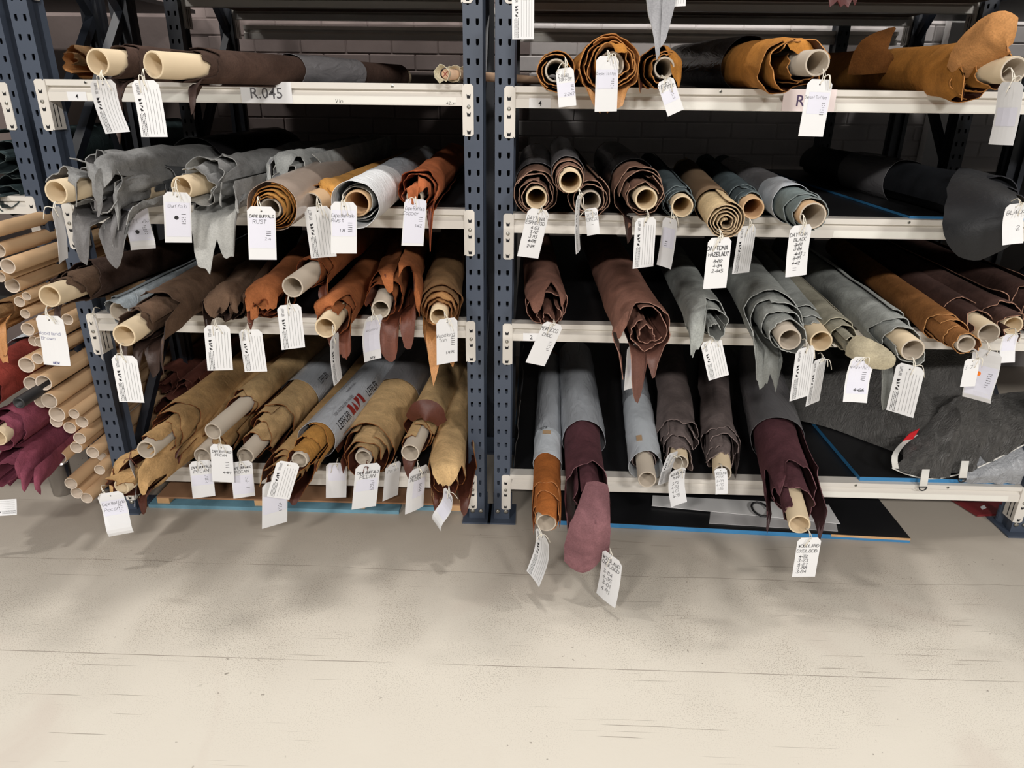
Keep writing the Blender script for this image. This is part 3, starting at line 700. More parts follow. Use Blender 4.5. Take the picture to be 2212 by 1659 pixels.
R('e', 'rust suede roll with flattened end, fifth on the second shelf left bay', (570, 672), 46, KL[2], 'rust', B=(632, 598), s0=0.0, st=0.05, n=2.6, amp=0.03, wr=0.008, sp=0.014, tube=None)
R('f', 'rust leather roll lying on top with a long bare grey tube, second shelf left bay', (632, 620), 38, KL[2], 'rust', B=(735, 545), lift=0.10, Y=-0.26, s0=0.14, st=0.03, n=2.4, amp=0.03, wr=0.005, sp=0.012, tmat=(M_CARDGREY, M_CARDGREY))
R('g', 'rust leather roll with a brim-like flap and cream tube, second shelf left bay', (703, 708), 44, KL[2], 'rust', B=(772, 620), s0=0.05, st=0.04, n=3, amp=0.03, wr=0.006, sp=0.014)
R('h', 'large rust suede roll with long hanging end, second from right, second shelf left bay', (822, 668), 56, KL[2], 'rust', B=(855, 580), s0=0.03, st=0.05, n=3, amp=0.04, wr=0.012, sp=0.02, off=(0.03, 0.02), tmat=(M_CARDGREY, M_CARDGREY), tube=0.028)
R('i', 'tan spiral roll with hanging strip at the right end of the second shelf left bay', (948, 684), 50, KL[2], 'tanolive', B=(968, 580), s0=0.0, st=0.035, n=4, amp=0.02, wr=0.006, sp=0.01, tube=0.027, cols=['tan', 'tanolive'])
# --- lowest shelf, left bay
R('1', 'crumpled tan suede roll lying lowest at the left end of the bottom shelf', (262, 1052), 52, KL[1], 'pecandeep', B=(405, 950), s0=-0.01, st=0.05, n=3, amp=0.04, wr=0.012, sp=0.018, tube=0.026, ts=0.0)
R('2', 'tan suede roll with stepped edges and bare tube, upper left on the bottom shelf', (316, 972), 52, KL[1], 'pecandeep', B=(560, 775), yb=0.80, Y=-0.19, s0=0.035, st=0.06, n=3.4, amp=0.03, wr=0.007, sp=0.014, tmat=(M_CARDGREY, M_CARDGREY))
R('3', 'tan suede roll with a very long bare tube, on top of two others, bottom shelf', (460, 932), 36, KL[1], 'pecan', B=(660, 760), yb=0.75, Y=-0.03, s0=0.19, st=0.02, n=2, amp=0.03, wr=0.003, sp=0.008, tmat=(M_CARDGREY, M_CARDGREY))
R('4', 'tan suede roll with bare tube half hidden beneath the long-tubed roll, bottom shelf', (437, 985), 38, KL[1], 'pecandeep', B=(560, 860), Y=-0.04, s0=0.05, st=0.03, n=2.4, amp=0.03, wr=0.005, sp=0.01, tmat=(M_CARDGREY, M_CARDGREY))
R('5', 'tan suede roll with torn layered edges, left of the printed film sleeve, bottom shelf', (530, 985), 50, KL[1], 'pecan', B=(690, 815), s0=0.04, st=0.055, n=3.2, amp=0.035, wr=0.007, sp=0.012, tmat=(M_CARDGREY, M_CARDGREY), sleeve=[(0.50, 1.3, F_GREY, 0)])
R('6', 'large open tan spiral roll under the printed film sleeve, bottom shelf', (600, 1040), 50, KL[1], 'pecandeep', B=(722, 890), s0=-0.01, st=0.03, n=3.2, amp=0.03, wr=0.007, sp=0.012, tube=0.028, ts=0.01, tmat=(M_CARDGREY, M_CARDGREY))
R('7', 'tan roll in a grey printed film sleeve with red emblem, bottom shelf', (641, 1000), 38, KL[1], 'ochre', B=(795, 830), yb=0.40, Y=-0.27, s0=0.0, st=0.05, n=2.6, amp=0.02, wr=0.003, sp=0.006, tube=0.026, ts=0.02, sleeve=[(0.16, 1.2, F_GREY, 0.006)], tmat=(M_CARDGREY, M_CARDGREY))
R('8', 'largest pale tan spiral roll, third from right on the bottom shelf left bay', (780, 998), 64, KL[1], 'pecan', B=(862, 850), s0=0.0, st=0.012, n=3.6, amp=0.02, wr=0.005, sp=0.012, tube=0.029, ts=0.03, hides=3, sleeve=[(0.50, 1.3, F_SMOKE, 0)], tmat=(M_CARDGREY, M_CARDGREY))
R('9', 'tan roll with bare tube and a dark brown leather patch, bottom shelf left bay', (886, 978), 44, KL[1], 'pecan', B=(945, 855), Y=-0.13, s0=0.05, st=0.055, n=3.2, amp=0.025, wr=0.006, sp=0.012, tmat=(M_CARDGREY, M_CARDGREY),
  flaps=[([(884, 905, .14), (905, 886, .10), (935, 890, .10), (955, 915, .12)], [20, 40, 44, 24], 1)])
R('10', 'tan suede roll with a drooping front against the upright, right end of the bottom shelf', (964, 1056), 58, KL[1], 'pecan', B=(985, 900), s0=0.0, st=0.05, n=2.6, amp=0.03, wr=0.007, sp=0.014, tube=None)
# --- fourth shelf, right bay
R('S', 'toffee leather roll at the left end of the fourth shelf right bay', (1201, 152), 42, K[4], 'toffee', Y=-0.16, ang=1, s0=0.0, st=0.01, n=2.6, amp=0.01, wr=0.004, sp=0.01, tube=0.029, ts=0.01, tmat=(M_CARDGREY, M_CARDGREY))
R('T', 'largest toffee spiral roll with a hanging strip, second on the fourth shelf right bay', (1322, 140), 64, K[4], 'toffeet', Y=-0.2, ang=0, s0=-0.01, st=0.006, n=4.2, amp=0.012, wr=0.008, sp=0.014, tube=0.033, ts=0.02, tmat=(M_CARDGREY, M_CARDGREY), hides=3, flat=0.1)
R('U', 'toffee roll with a folded-out flap, third on the fourth shelf right bay', (1436, 146), 44, K[4], 'toffee', Y=-0.14, ang=2, s0=0.0, st=0.02, n=2.6, amp=0.02, wr=0.005, sp=0.014, tube=0.027, ts=0.01, tmat=(M_CARDGREY, M_CARDGREY))
R('V', 'toffee roll in black film behind, tube end facing forward, fourth shelf right bay', (1766, 136), 62, K[4], 'toffee', Y=-0.27, B=(1500, 142), yb=0.95, s0=0.05, st=0.022, n=3, amp=0.05, wr=0.006, sp=0.018, off=(-0.04, 0.0), sleeve=[(0.42, 1.3, F_BLACK, 0)], tmat=(M_CARDGREY, M_CARDGREY))
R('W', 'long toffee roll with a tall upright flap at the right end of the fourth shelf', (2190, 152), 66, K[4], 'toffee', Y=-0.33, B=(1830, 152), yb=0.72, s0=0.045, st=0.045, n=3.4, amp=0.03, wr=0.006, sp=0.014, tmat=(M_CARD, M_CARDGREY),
  flaps=[([(2075, 165, .14), (2100, 125, .08), (2135, 90, .03), (2168, 70, .0), (2196, 66, -.01)], [70, 90, 96, 88, 50], 0, 'toffeelight', .35), ([(1880, 160, .56), (1888, 110, .54), (1908, 82, .54), (1934, 60, .54)], [90, 74, 38, 4], 0, 'toffeeshade')])
# --- third shelf, right bay
R('I', 'espresso brown spiral roll at the left end of the third shelf right bay', (1159, 428), 50, K[3], 'espresso', ang=0, s0=0.0, st=0.028, n=3.6, amp=0.016, wr=0.004, sp=0.008, sleeve=[(0.34, 1.3, F_SMOKE, 0)])
R('J', 'espresso roll lying on top of two others with a cream tube, third shelf right bay', (1232, 392), 36, K[3], 'espresso', B=(1203, 290), lift=0.085, Y=-0.22, s0=0.02, st=0.05, n=2.6, amp=0.014, wr=0.002, sp=0.006, sleeve=[(0.22, 1.3, F_SMOKE, 0)])
R('K', 'espresso roll half hidden beneath the stacked roll, third shelf right bay', (1276, 436), 44, K[3], 'espresso', ang=0, s0=0.0, st=0.02, n=2.6, amp=0.02, wr=0.005, sp=0.012, tube=0.030, ts=0.015, tmat=(M_CARDGREY, M_CARDGREY))
R('L', 'large wavy-edged brown roll with a pointed tail, third shelf right bay', (1396, 430), 58, K[3], 'espresso', B=(1290, 310), s0=0.01, st=0.05, n=3.4, amp=0.024, wr=0.006, sp=0.016, sleeve=[(0.36, 1.3, F_BLACK, 0)])
R('M', 'dark teal leather roll with bare tube, third shelf right bay', (1474, 446), 36, K[3], 'teal', B=(1400, 350), s0=0.01, st=0.035, n=3, amp=0.012, wr=0.003, sp=0.007)
R('N', 'pale hazelnut roll without a tube, spiral end facing forward, third shelf right bay', (1570, 482), 40, K[3], 'hazel', B=(1440, 320), s0=0.0, st=0.006, n=5, amp=0.006, wr=0.002, sp=0.004, tube=None, hides=1, sleeve=[(0.30, 1.3, plain('brown_paper', (120, 96, 70), 0.8), 0)])
R('O', 'dark teal roll with a kraft tube behind the hazelnut roll, third shelf right bay', (1627, 450), 34, K[3], 'teal', B=(1540, 370), s0=0.04, st=0.045, n=3, amp=0.014, wr=0.003, sp=0.006, tmat=(M_KRAFT, M_KRAFT))
R('P', 'grey teal roll with film sleeve and kraft tube, rightmost short roll, third shelf', (1756, 466), 43, K[3], 'tealgrey', B=(1600, 380), s0=-0.005, st=0.04, n=2.4, amp=0.02, wr=0.003, sp=0.005, ts=0.0, tube=0.034, sleeve=[(0.21, 0.42, F_PAPER, 0), (0.42, 1.2, F_SMOKE, 0)], tmat=(M_KRAFT, M_CARDGREY))
R('Q', 'long black leather roll with a draped hide at the right end of the third shelf', (2192, 452), 58, K[3], 'black', ang=0.5, Y=-0.22, s0=0.02, st=0.03, n=2.6, amp=0.03, wr=0.004, sp=0.01, tube=0.03, ts=0.02, sleeve=[(0.62, 1.02, F_SMOKE, 0)], L=1.5,
  flaps=[([(2135, 375, .16), (2122, 400, .06), (2118, 440, -.01), (2122, 490, -.05), (2140, 530, -.06), (2150, 548, -.06)], [110, 126, 136, 140, 120, 60], 1, 'black', .15)])
# --- second shelf, right bay
R('j', 'chocolate leather roll without tube at the left end of the second shelf right bay', (1190, 690), 56, K[2], 'choc', B=(1168, 565), s0=-0.01, st=0.05, n=3.2, amp=0.03, wr=0.006, sp=0.012, tube=None)
R('k', 'large chocolate roll with a hollow open end and drooping tails, second shelf right bay', (1398, 722), 66, K[2], 'choc', B=(1332, 590), s0=-0.01, st=0.008, n=3, amp=0.03, wr=0.008, sp=0.016, tube=None)
R('l', 'grey suede roll with a drooping rounded tongue, third on the second shelf right bay', (1546, 715), 48, K[2], 'greyg', B=(1472, 590), s0=-0.01, st=0.045, n=3, amp=0.025, wr=0.005, sp=0.01, tube=None)
R('m', 'large grey roll with many stepped edges and hanging tails, second shelf right bay', (1708, 736), 60, K[2], 'greyg', B=(1625, 620), s0=0.0, st=0.055, n=4.2, amp=0.022, wr=0.005, sp=0.010, hides=3, tmat=(M_CARDGREY, M_CARDGREY), ts=0.01)
R('n', 'thin grey roll with cream tube tucked beside the stepped grey roll, second shelf', (1774, 737), 38, K[2], 'greyg', B=(1690, 625), s0=0.06, st=0.06, n=2.4, amp=0.02, wr=0.004, sp=0.008)
R('o', 'greenish grey suede roll with a fuzzy tongue, second shelf right bay', (1850, 760), 44, K[2], 'greengrey', B=(1712, 620), s0=0.0, st=0.06, n=3.2, amp=0.02, wr=0.004, sp=0.008, tube=None,
  flaps=[([(1832, 742, .02), (1860, 755, -.02), (1893, 770, -.035), (1918, 778, -.035), (1934, 780, -.035)], [46, 56, 54, 44, 22], 0, 'fuzz', .45)])
R('p', 'broad grey roll with bare tube and a long hanging tail, second shelf right bay', (1972, 756), 48, K[2], 'greyg', B=(1790, 610), s0=-0.005, st=0.075, n=2.8, amp=0.03, wr=0.004, sp=0.01, tmat=(M_CARD, M_CARDGREY))
R('q', 'tan brown roll with ringed edges, fourth from right on the second shelf right bay', (2092, 747), 36, K[2], 'tanq', B=(1910, 610), s0=-0.005, st=0.05, n=3.4, amp=0.014, wr=0.002, sp=0.005, tube=0.025, ts=0.015, tmat=(M_CARDGREY, M_CARDGREY))
R('r', 'dark brown roll with bare tube behind the tan brown one, second shelf right bay', (2136, 720), 42, K[2], 'dkq', B=(1960, 600), s0=0.0, st=0.09, n=2.6, amp=0.04, wr=0.003, sp=0.006, tmat=(M_CARD, M_CARDGREY))
R('s', 'dark brown roll, second from the right edge on the second shelf right bay', (2205, 712), 44, K[2], 'dkq', ang=4.5, Y=-0.2, s0=0.0, st=0.06, n=2.8, amp=0.04, wr=0.004, sp=0.01, tube=0.028, ts=0.04)
R('t', 'dark brown roll at the right edge of the frame, second shelf right bay', (2290, 690), 56, K[2], 'dkq', ang=3, Y=-0.1, s0=0.0, st=0.06, n=2.8, amp=0.04, wr=0.004, sp=0.01, tube=0.028, ts=0.03)
# --- lowest shelf, right bay
R('u', 'rust orange roll with pale film sleeve, left end of the lowest shelf right bay', (1180, 1133), 33, K[1], 'orange', ang=1.5, s0=-0.01, st=0.06, n=3, amp=0.02, wr=0.003, sp=0.006, sleeve=[(0.36, 0.56, F_PAPER, 0), (0.56, 1.4, F_GREY, 0)], tmat=(M_CARDGREY, M_CARDGREY), lift=0.012, ts=0.01)
R('v', 'oxblood suede roll with a large drooping tongue, lowest shelf right bay', (1278, 1115), 54, K[1], 'oxblood', ang=1, s0=-0.02, st=0.08, n=2.6, amp=0.04, wr=0.006, sp=0.012, tube=None, sleeve=[(0.50, 1.4, F_GREY, 0)],
  flaps=[([(1290, 1040, .06), (1286, 1080, .0), (1279, 1120, -.045), (1271, 1160, -.06), (1268, 1195, -.062), (1272, 1218, -.062), (1278, 1230, -.062)], [46, 66, 78, 92, 98, 88, 40], 0, 'oxlight', .40)])
R('w', 'white paper-wrapped roll with bare tube, lowest shelf right bay', (1398, 1036), 34, K[1], 'mink', B=(1373, 850), s0=0.12, st=0.02, n=2, amp=0.01, wr=0.002, sp=0.003, sleeve=[(0.09, 0.60, F_PAPER, 0.001), (0.60, 1.4, F_GREY, 0)], tmat=(M_CARDGREY, M_CARDGREY))
R('x', 'mink grey suede roll with ragged layers, lowest shelf right bay', (1468, 1000), 44, K[1], 'mink', B=(1452, 820), s0=0.02, st=0.05, n=3.4, amp=0.04, wr=0.009, sp=0.018, rag=0.012, tmat=(M_CARD, M_CARDGREY))
R('y', 'mink grey suede roll beside the first, right one of the pair, lowest shelf right bay', (1560, 1022), 42, K[1], 'mink', B=(1542, 820), s0=0.06, st=0.045, n=3.4, amp=0.04, wr=0.008, sp=0.016, rag=0.012, tmat=(M_CARD, M_CARDGREY))
R('z', 'dark oxblood roll with cream tube and ragged hem, lowest shelf right bay', (1727, 1133), 66, K[1], 'oxblood', B=(1650, 840), s0=0.06, rag=0.010, st=0.08, n=2.8, amp=0.03, wr=0.006, sp=0.014, sleeve=[(0.56, 1.4, F_SMOKE, 0)])
# --- top shelf: only loose ends reach into the picture
R('v1', 'roll above the frame whose grey hide tip hangs in front of the fourth shelf', (1440, -62), 60, K[5], 'greylight', ang=0, Y=-0.25, s0=0.02, tube=0.03)
R('v2', 'roll above the frame whose red brown hide end hangs down at the top edge', (1830, -62), 60, K[5], 'red', ang=0, Y=-0.25, s0=0.02, tube=0.03)
R('v3', 'roll above the frame at the left end of the top shelf right bay', (1150, -62), 55, K[5], 'espresso', ang=0, Y=-0.22, s0=0.02, tube=0.03)
R('v4', 'roll above the frame in the middle of the top shelf left bay', (600, -70), 60, K[5], 'brown', ang=0, Y=-0.2, s0=0.02, tube=0.03)
R('v5', 'roll above the frame at the left end of the top shelf left bay', (260, -70), 60, K[5], 'choc', ang=0, Y=-0.24, s0=0.02, tube=0.03)
R('v6', 'roll above the frame at the right end of the top shelf right bay', (2080, -55), 60, K[5], 'dkq', ang=0, Y=-0.3, s0=0.02, tube=0.03)
# --- neighbouring bay at the left edge
R('g1', 'dark green leather roll at the left edge, upper one behind the set-back upright', (-10, 345), 60, 0, 'green', ang=-3, Y=0.12, s0=0.0, tube=None, n=2.4, wr=0.006)
R('g2', 'dark green leather roll at the left edge, lower one behind the set-back upright', (0, 432), 50, 0, 'green', ang=-3, Y=0.14, s0=0.0, tube=None, n=2.4, wr=0.006)
R('m1', 'maroon suede roll at the left edge under the bare tubes, upper one', (-18, 955), 50, 0, 'maroon', ang=-3, Y=-0.22, s0=0.0, st=0.04, tube=0.028, ts=.03, n=2.4, wr=0.006, sp=.012)
R('m2', 'maroon suede roll at the left edge with a folded-back flap, lowest one', (0, 1035), 58, 0, 'maroon', ang=-3, Y=-0.24, s0=0.0, st=0.05, tube=None, n=2.4, wr=0.008, sp=.014)
R('m3', 'red brown leather roll with grey film at the left edge above the maroon ones', (-70, 860), 62, 0, 'red', ang=-3, Y=-0.22, s0=0.0, tube=None, n=2.4, wr=0.006, sleeve=[(0.33, 1.2, F_PAPER, 0)])
R('m4', 'brown leather offcut roll hanging between the tubes and the left edge', (-22, 690), 30, 0, 'tanolive', ang=-3, Y=-0.10, s0=0.0, tube=None, n=2, wr=0.006)
# --- things lying deep in the shade
R('bk', 'brown wrapped roll deep in shade behind the left end of the fourth shelf', (150, 130), 42, 0, 'tanolive', ang=0, Y=0.35, s0=0, tube=None, n=2, L=1.0)

R('rb1', 'dark red brown roll deep behind the left upright, lowest of three, bottom shelf', (352, 905), 34, 0, 'redbrown', ang=-2, Y=0.24, s0=0, tube=None, n=2)
R('rb2', 'dark red brown roll deep behind the left upright, middle of three, bottom shelf', (395, 850), 34, 0, 'redbrown', ang=-2, Y=0.30, s0=0, tube=None, n=2)
R('rb3', 'dark red brown roll deep behind the left upright, highest of three, bottom shelf', (352, 838), 32, 0, 'redbrown', ang=-2, Y=0.36, s0=0, tube=None, n=2)

# small roll end wrapped in cream film with a cross cut
P = at(962, 160, -0.04); P.z = max(P.z, SHL[4]+0.019)
e = empty('wrapped_bolt_end', P, 'thin cream film-wrapped stick end at the right of the fourth shelf left bay', 'wrapped stick')
u = Vector((0.35, 0.94, 0)).normalized(); n1, n2 = frame_of(P, u)
mb = MB(); mb.lathe([(0, 0.001), (0, 0.012), (0.004, 0.0135), (0.9, 0.0135)], P, u, n1, n2, 16); mb.build('stick', plain('cut_wood', (214, 180, 150), 0.8), e, True, P)
mb = MB()
for k in range(3):
    pts = []
    for i in range(25):
        th = 2*PI*i/24
        for j in range(6):
            s = 0.012*k-0.022*(j/5)*(1 if k == 0 else 0.6)+0.05*k; rr = 0.0165+0.012*(j/5)*(0.6+0.7*noise.noise((math.cos(th)*2, math.sin(th)*2, k)))
            pts.append(P+u*s+n1*math.cos(th)*rr+n2*math.sin(th)*max(rr, 0)*(1 if math.sin(th) > 0 else 0.85))
    mb = MB(); mb.grid(pts, 25, 6); mb.build('crinkled_film', film_mat('cream_film', (206, 198, 172), 0.35, 1.0, 0.8, (80, 80, 80)), e, True, P, solid=0.001)
mb = MB(); mb.bar(P-u*0.001-n1*0.008-n2*0.008, P-u*0.001+n1*0.008+n2*0.008, 0.0014, 0.001, u); mb.bar(P-u*0.001-n1*0.008+n2*0.008, P-u*0.001+n1*0.008-n2*0.008, 0.0014, 0.001, u); mb.build('cross_mark', M_INKRED, e, False, P)

# printing on film sleeves
def on_sleeve(key, extra, s_of, th_c):
    P0, u, r, e = ROLLS[key]; n1, n2 = frame_of(P0, u); rr = r+extra
    def fn(a, b):                       # a runs along the roll, b around it
        th = th_c+b/rr; s = s_of+a
        return n1*math.cos(th)*rr+n2*math.sin(th)*rr+u*s
    return fn, e
f7, e7 = on_sleeve('7', 0.0145, 0.0, 0.0)
def place7(txt, size, s, th, mat, bold=0.0, sx=1.0):
    fn, e = on_sleeve('7', 0.0140, s, math.radians(th)); addpart('lettering', type_mesh(txt, size, fn, mat, sub=2, bold=bold, sx=sx), e)
place7('LEFFLER', 0.042, 0.205, 18, M_INK, 0, 0.75)
place7('LEFFLER', 0.042, 0.50, 18, M_INK, 0, 0.75)
place7('100% AUSTRALIAN OWNED', 0.016, 0.235, 55, M_INKGREY, 0, 0.9)
place7('www.leffler.com.au', 0.014, 0.42, 80, M_INKGREY, 0, 0.9)
mb = MB(); fn, e = on_sleeve('7', 0.0140, 0.33, math.radians(18))
for k in range(4):
    a0 = 0.034*k
    q = [[(0, 0), (0.028, 0), (0.022, 0.040), (0, 0.040)], [(0, 0), (0.026, 0), (0.010, 0.040), (0, 0.012)], [(0, 0), (0.026, 0.026), (0.026, 0.040), (0, 0.040)], [(0.008, 0), (0.028, 0), (0.020, 0.040), (0, 0.040)]][k]
    pts = []
    for i in range(5):
        t = i/4
        for j in range(5):
            w = j/4; p = (Vector(q[0]).lerp(Vector(q[1]), t)).lerp(Vector(q[3]).lerp(Vector(q[2]), t), w); pts.append(fn(a0+p.x, p.y))
    mb.grid(pts, 5, 5)
mb.build('red_emblem', M_INKRED, e)
fn, e = on_sleeve('Q', 0.0085, 0.72, math.radians(95)); addpart('lettering', type_mesh('PRI', 0.05, lambda a, b: fn(b, -a+0.04), M_INK, sub=2, sx=0.8), e)
fn, e = on_sleeve('2', 0.005, 0.70, math.radians(60))
fn, e = on_sleeve('5', 0.0085, 0.56, math.radians(30)); addpart('lettering', type_mesh('LEFFLER', 0.036, fn, M_INK, sub=2, sx=0.75), e)
fn, e = on_sleeve('P', 0.0085, 0.23, math.radians(80)); addpart('lettering', type_mesh('LEFF', 0.035, fn, plain('faint_print', (176, 182, 190), 0.5), sub=2, sx=0.8), e)
fn, e = on_sleeve('u', 0.0085, 0.545, math.radians(128))
addpart('lettering', type_mesh('LEFFLER', 0.03, lambda a, b: fn(-b+0.02, -a*0.5), M_INK, sub=2, sx=0.6), e)
for key, s, th, w, h in (('w', 0.17, 100, 0.045, 0.02), ('u', 0.50, 80, 0.03, 0.03)):
    fn, e = on_sleeve(key, 0.0075 if key == 'u' else 0.0085, s, math.radians(th)); mb = MB()
    mb.grid([fn(a/4*w+0.25*b/4*h, b/4*h) for a in range(5) for b in range(5)], 5, 5); mb.build('tape_patch', M_KRAFT, e, True)

# ------------------------------------------------------------------ bare tubes at the left
TUBES = [(187, 1076, -0.05, 0.0213), (166, 1065, -0.03, 0.0231), (153, 1044.5, -0.05, 0.0228), (215, 1015, -0.02, 0.0196), (129, 989, -0.05, 0.0224), (220, 986, 0.07, 0.0202), (200, 977.5, -0.04, 0.0224), (164.5, 967, -0.05, 0.0215), (172, 947, -0.06, 0.022), (150.6, 924, -0.05, 0.022), (202.5, 923, 0.11, 0.0216), (177, 911.6, -0.05, 0.0219), (121.5, 911, -0.05, 0.0219), (123, 895, -0.08, 0.0277), (159.5, 894, -0.08, 0.0184), (196, 894, 0.11, 0.0214), (88, 867, -0.06, 0.0231), (106, 866, -0.1, 0.0272), (67, 829, -0.08, 0.0257), (94, 827, -0.1, 0.0269), (57, 788.6, -0.08, 0.0269), (81, 775, -0.08, 0.0194), (86, 739, -0.05, 0.018), (73, 737, -0.02, 0.0182), (59.5, 711, -0.05, 0.0223), (145.6, 690, -0.01, 0.0195), (54, 678, -0.05, 0.0162), (42, 652, -0.05, 0.0176), (57, 640, -0.05, 0.0146), (26.6, 616.5, -0.05, 0.0247), (0, 598, -0.11, 0.0169), (16.5, 575, -0.11, 0.0237), (-4, 541, -0.07, 0.0226), (-40, 505, -0.12, 0.0219)]
ORD = ['lowest', 'second', 'third', 'fourth', 'fifth', 'sixth', 'seventh', 'eighth', 'ninth', 'tenth', 'eleventh', 'twelfth', 'thirteenth', 'fourteenth', 'fifteenth', 'sixteenth', 'seventeenth']
U = Vector((-0.035, 1, 0)).normalized()
for i, (px, py, Y, rr) in enumerate(TUBES):
    P = at(px, py, Y); n1, n2 = frame_of(P, U)
    half = 'lower' if i < 17 else 'upper'; nth = ORD[i % 17]
    o = empty('cardboard_tube', P, 'bare brown cardboard tube, %s counted upwards in the %s half of the left stack' % (nth, half), 'cardboard tube', 'bare tubes stacked at the left edge')
    mb = MB(); ri = rr*0.84
    mb.lathe([(0.4, ri), (0.0015, ri), (0, ri+0.0006), (0, rr-0.0008)], P, U, n1, n2, 26, 1); mb.lathe([(0, rr-0.0008), (0.0012, rr), (1.25, rr)], P, U, n1, n2, 26, 0)
    mb.build('tube_wall', [M_KRAFT, M_KRAFTIN], o, True, P)
P = at(40, 871, -0.2); n1, n2 = frame_of(P, U)
o = empty('plastic_pipe', P, 'black plastic pipe end between the maroon roll and the bare tubes', 'pipe'); mb = MB()
mb.lathe([(0.4, 0.0125), (0, 0.013), (0, 0.0175), (0.002, 0.0185), (0.5, 0.0185)], P, U, n1, n2, 24); mb.build('pipe_wall', M_PLASTICBLACK, o, True, P)

# ------------------------------------------------------------------ things on the floor and the lowest shelf
P = atz(128, 1072, 0); P.y += 0.03
o = empty('steel_bin', P, 'small shiny steel bin on the floor behind the lowest maroon roll', 'bin'); mb = MB()
mb.lathe([(0.006, 0.001), (0.006, 0.031), (0, 0.033), (0.004, 0.036), (0.125, 0.040), (0.127, 0.0415), (0.129, 0.0405), (0.127, 0.038), (0.01, 0.034), (0.01, 0.001)], P, Vector((0, 0, 1)), Vector((1, 0, 0)), Vector((0, 1, 0)), 32)
mb.build('bin_wall', plain('brushed_steel', (180, 178, 176), 0.25, metal=1.0), o, True, P)

# ply sheet on the floor
a = atz(1206, 1127, 0.012); b = atz(1966, 1166, 0.012)
q = [Vector((a.x, a.y, 0)), Vector((b.x, b.y, 0)), Vector((b.x+0.02, 0.75, 0)), Vector((a.x-0.02, 0.75, 0))]
e = empty('ply_sheet', (0.8, 0, 0), 'black ply sheet with a blue painted edge lying on the floor under the right bay', 'board'); off = Vector((0.8, 0, 0))
def slab(mb, q, z0, z1, m=0):
    i = [mb.vert((p.x, p.y, z0)) for p in q]+[mb.vert((p.x, p.y, z1)) for p in q]
    mb.face([i[3], i[2], i[1], i[0]], m); mb.face(i[4:], m)
    for k in range(4): mb.face([i[k], i[(k+1) % 4], i[4+(k+1) % 4], i[4+k]], m)
mb = MB(); slab(mb, q, 0, 0.018); mb.build('panel', M_BOARD, e, False, off)
d = Vector((0, -0.0012, 0)); mb = MB(); slab(mb, [q[0]+d, q[1]+d, q[1]-d*0.2, q[0]-d*0.2], 0.0005, 0.0165); mb.build('painted_edge', M_BLUE, e, False, off)
c0 = q[0].lerp(q[1], 0.78); mb = MB(); slab(mb, [c0+d*1.6, q[1]+d*1.6, q[1]-d*0.1, c0-d*0.1], 0.010, 0.018); mb.build('chipped_edge', M_PLY, e, False, off)
def flatquad(name, pix, z, t, mat, label, cat):
    qq = [atz(x, y, z) for x, y in pix]; mb = MB(); slab(mb, qq, z-t, z); return tag_props(mb.build(name, mat, None, False, qq[0].copy()), label, cat)
flatquad('paper_sheet', [(1532, 1130), (1810, 1147), (1800, 1106), (1535, 1102)], 0.021, 0.002, plain('grey_card', (176, 174, 174), 0.4), 'grey translucent sheet lying on the floor board, lower one', 'sheet')
flatquad('paper_sheet', [(1408, 1092), (1815, 1131), (1790, 1090), (1410, 1070)], 0.026, 0.002, plain('white_card', (222, 221, 220), 0.5), 'white card sheet lying on the floor board, upper one', 'sheet')
P = atz(1643, 1100, 0.035); mb = MB(); mb.tube([P+Vector((0.03*math.cos(t), 0.03*math.sin(t)*1.6, 0)) for t in [k*0.4 for k in range(16)]], 0.004, 8); tag_props(mb.build('cable_loop', M_PLASTICBLACK, None, True, P), 'black cable loop on the white card beside the dark oxblood roll', 'cable')
e = empty('red_panel', atz(2140, 1106, 0.0), 'dark red glossy panel lying under the right end of the lowest shelf', 'panel'); off = e.location.copy()
mb = MB(); slab(mb, [atz(x, y, 0.012) for x, y in ((2112, 1112), (2198, 1108), (2190, 1070), (2050, 1074))], 0.004, 0.012); mb.build('panel', M_REDPLATE, e, False, off)
mb = MB(); slab(mb, [atz(x, y, 0.0125) for x, y in ((2122, 1101), (2131, 1097), (2126, 1091), (2117, 1095))], 0.0121, 0.0128); mb.build('white_mark', M_PAPER, e, False, off)

# pallet with blue boards below the left bay
e = empty('pallet', (-0.7, 0.05, 0), 'flat pallet with blue painted boards on the floor below the left bay', 'pallet'); off = e.location.copy()
def part(a, b, mat, name): mb = MB(); mb.box(a, b); mb.build(name, mat, e, False, off)
x0 = at(322, 1098, 0.02).x
for k in range(5): part((x0+0.004*(k % 2), 0.02+0.16*k, 0.0), (-0.36, 0.11+0.16*k, 0.014), M_PALLET, 'board')
part((-0.34, 0.05, 0.0), (-0.13, 0.15, 0.014), M_PALLET, 'board')
for k in range(4): part((x0+0.03+0.36*k, 0.03, 0.0142), (x0+0.075+0.36*k, 0.72, 0.036), M_PLY, 'bearer')
part((x0+0.03, 0.03, 0.0362), (-0.13, 0.75, 0.0425), plain('brown_card', (150, 112, 82), 0.8), 'card_sheet')

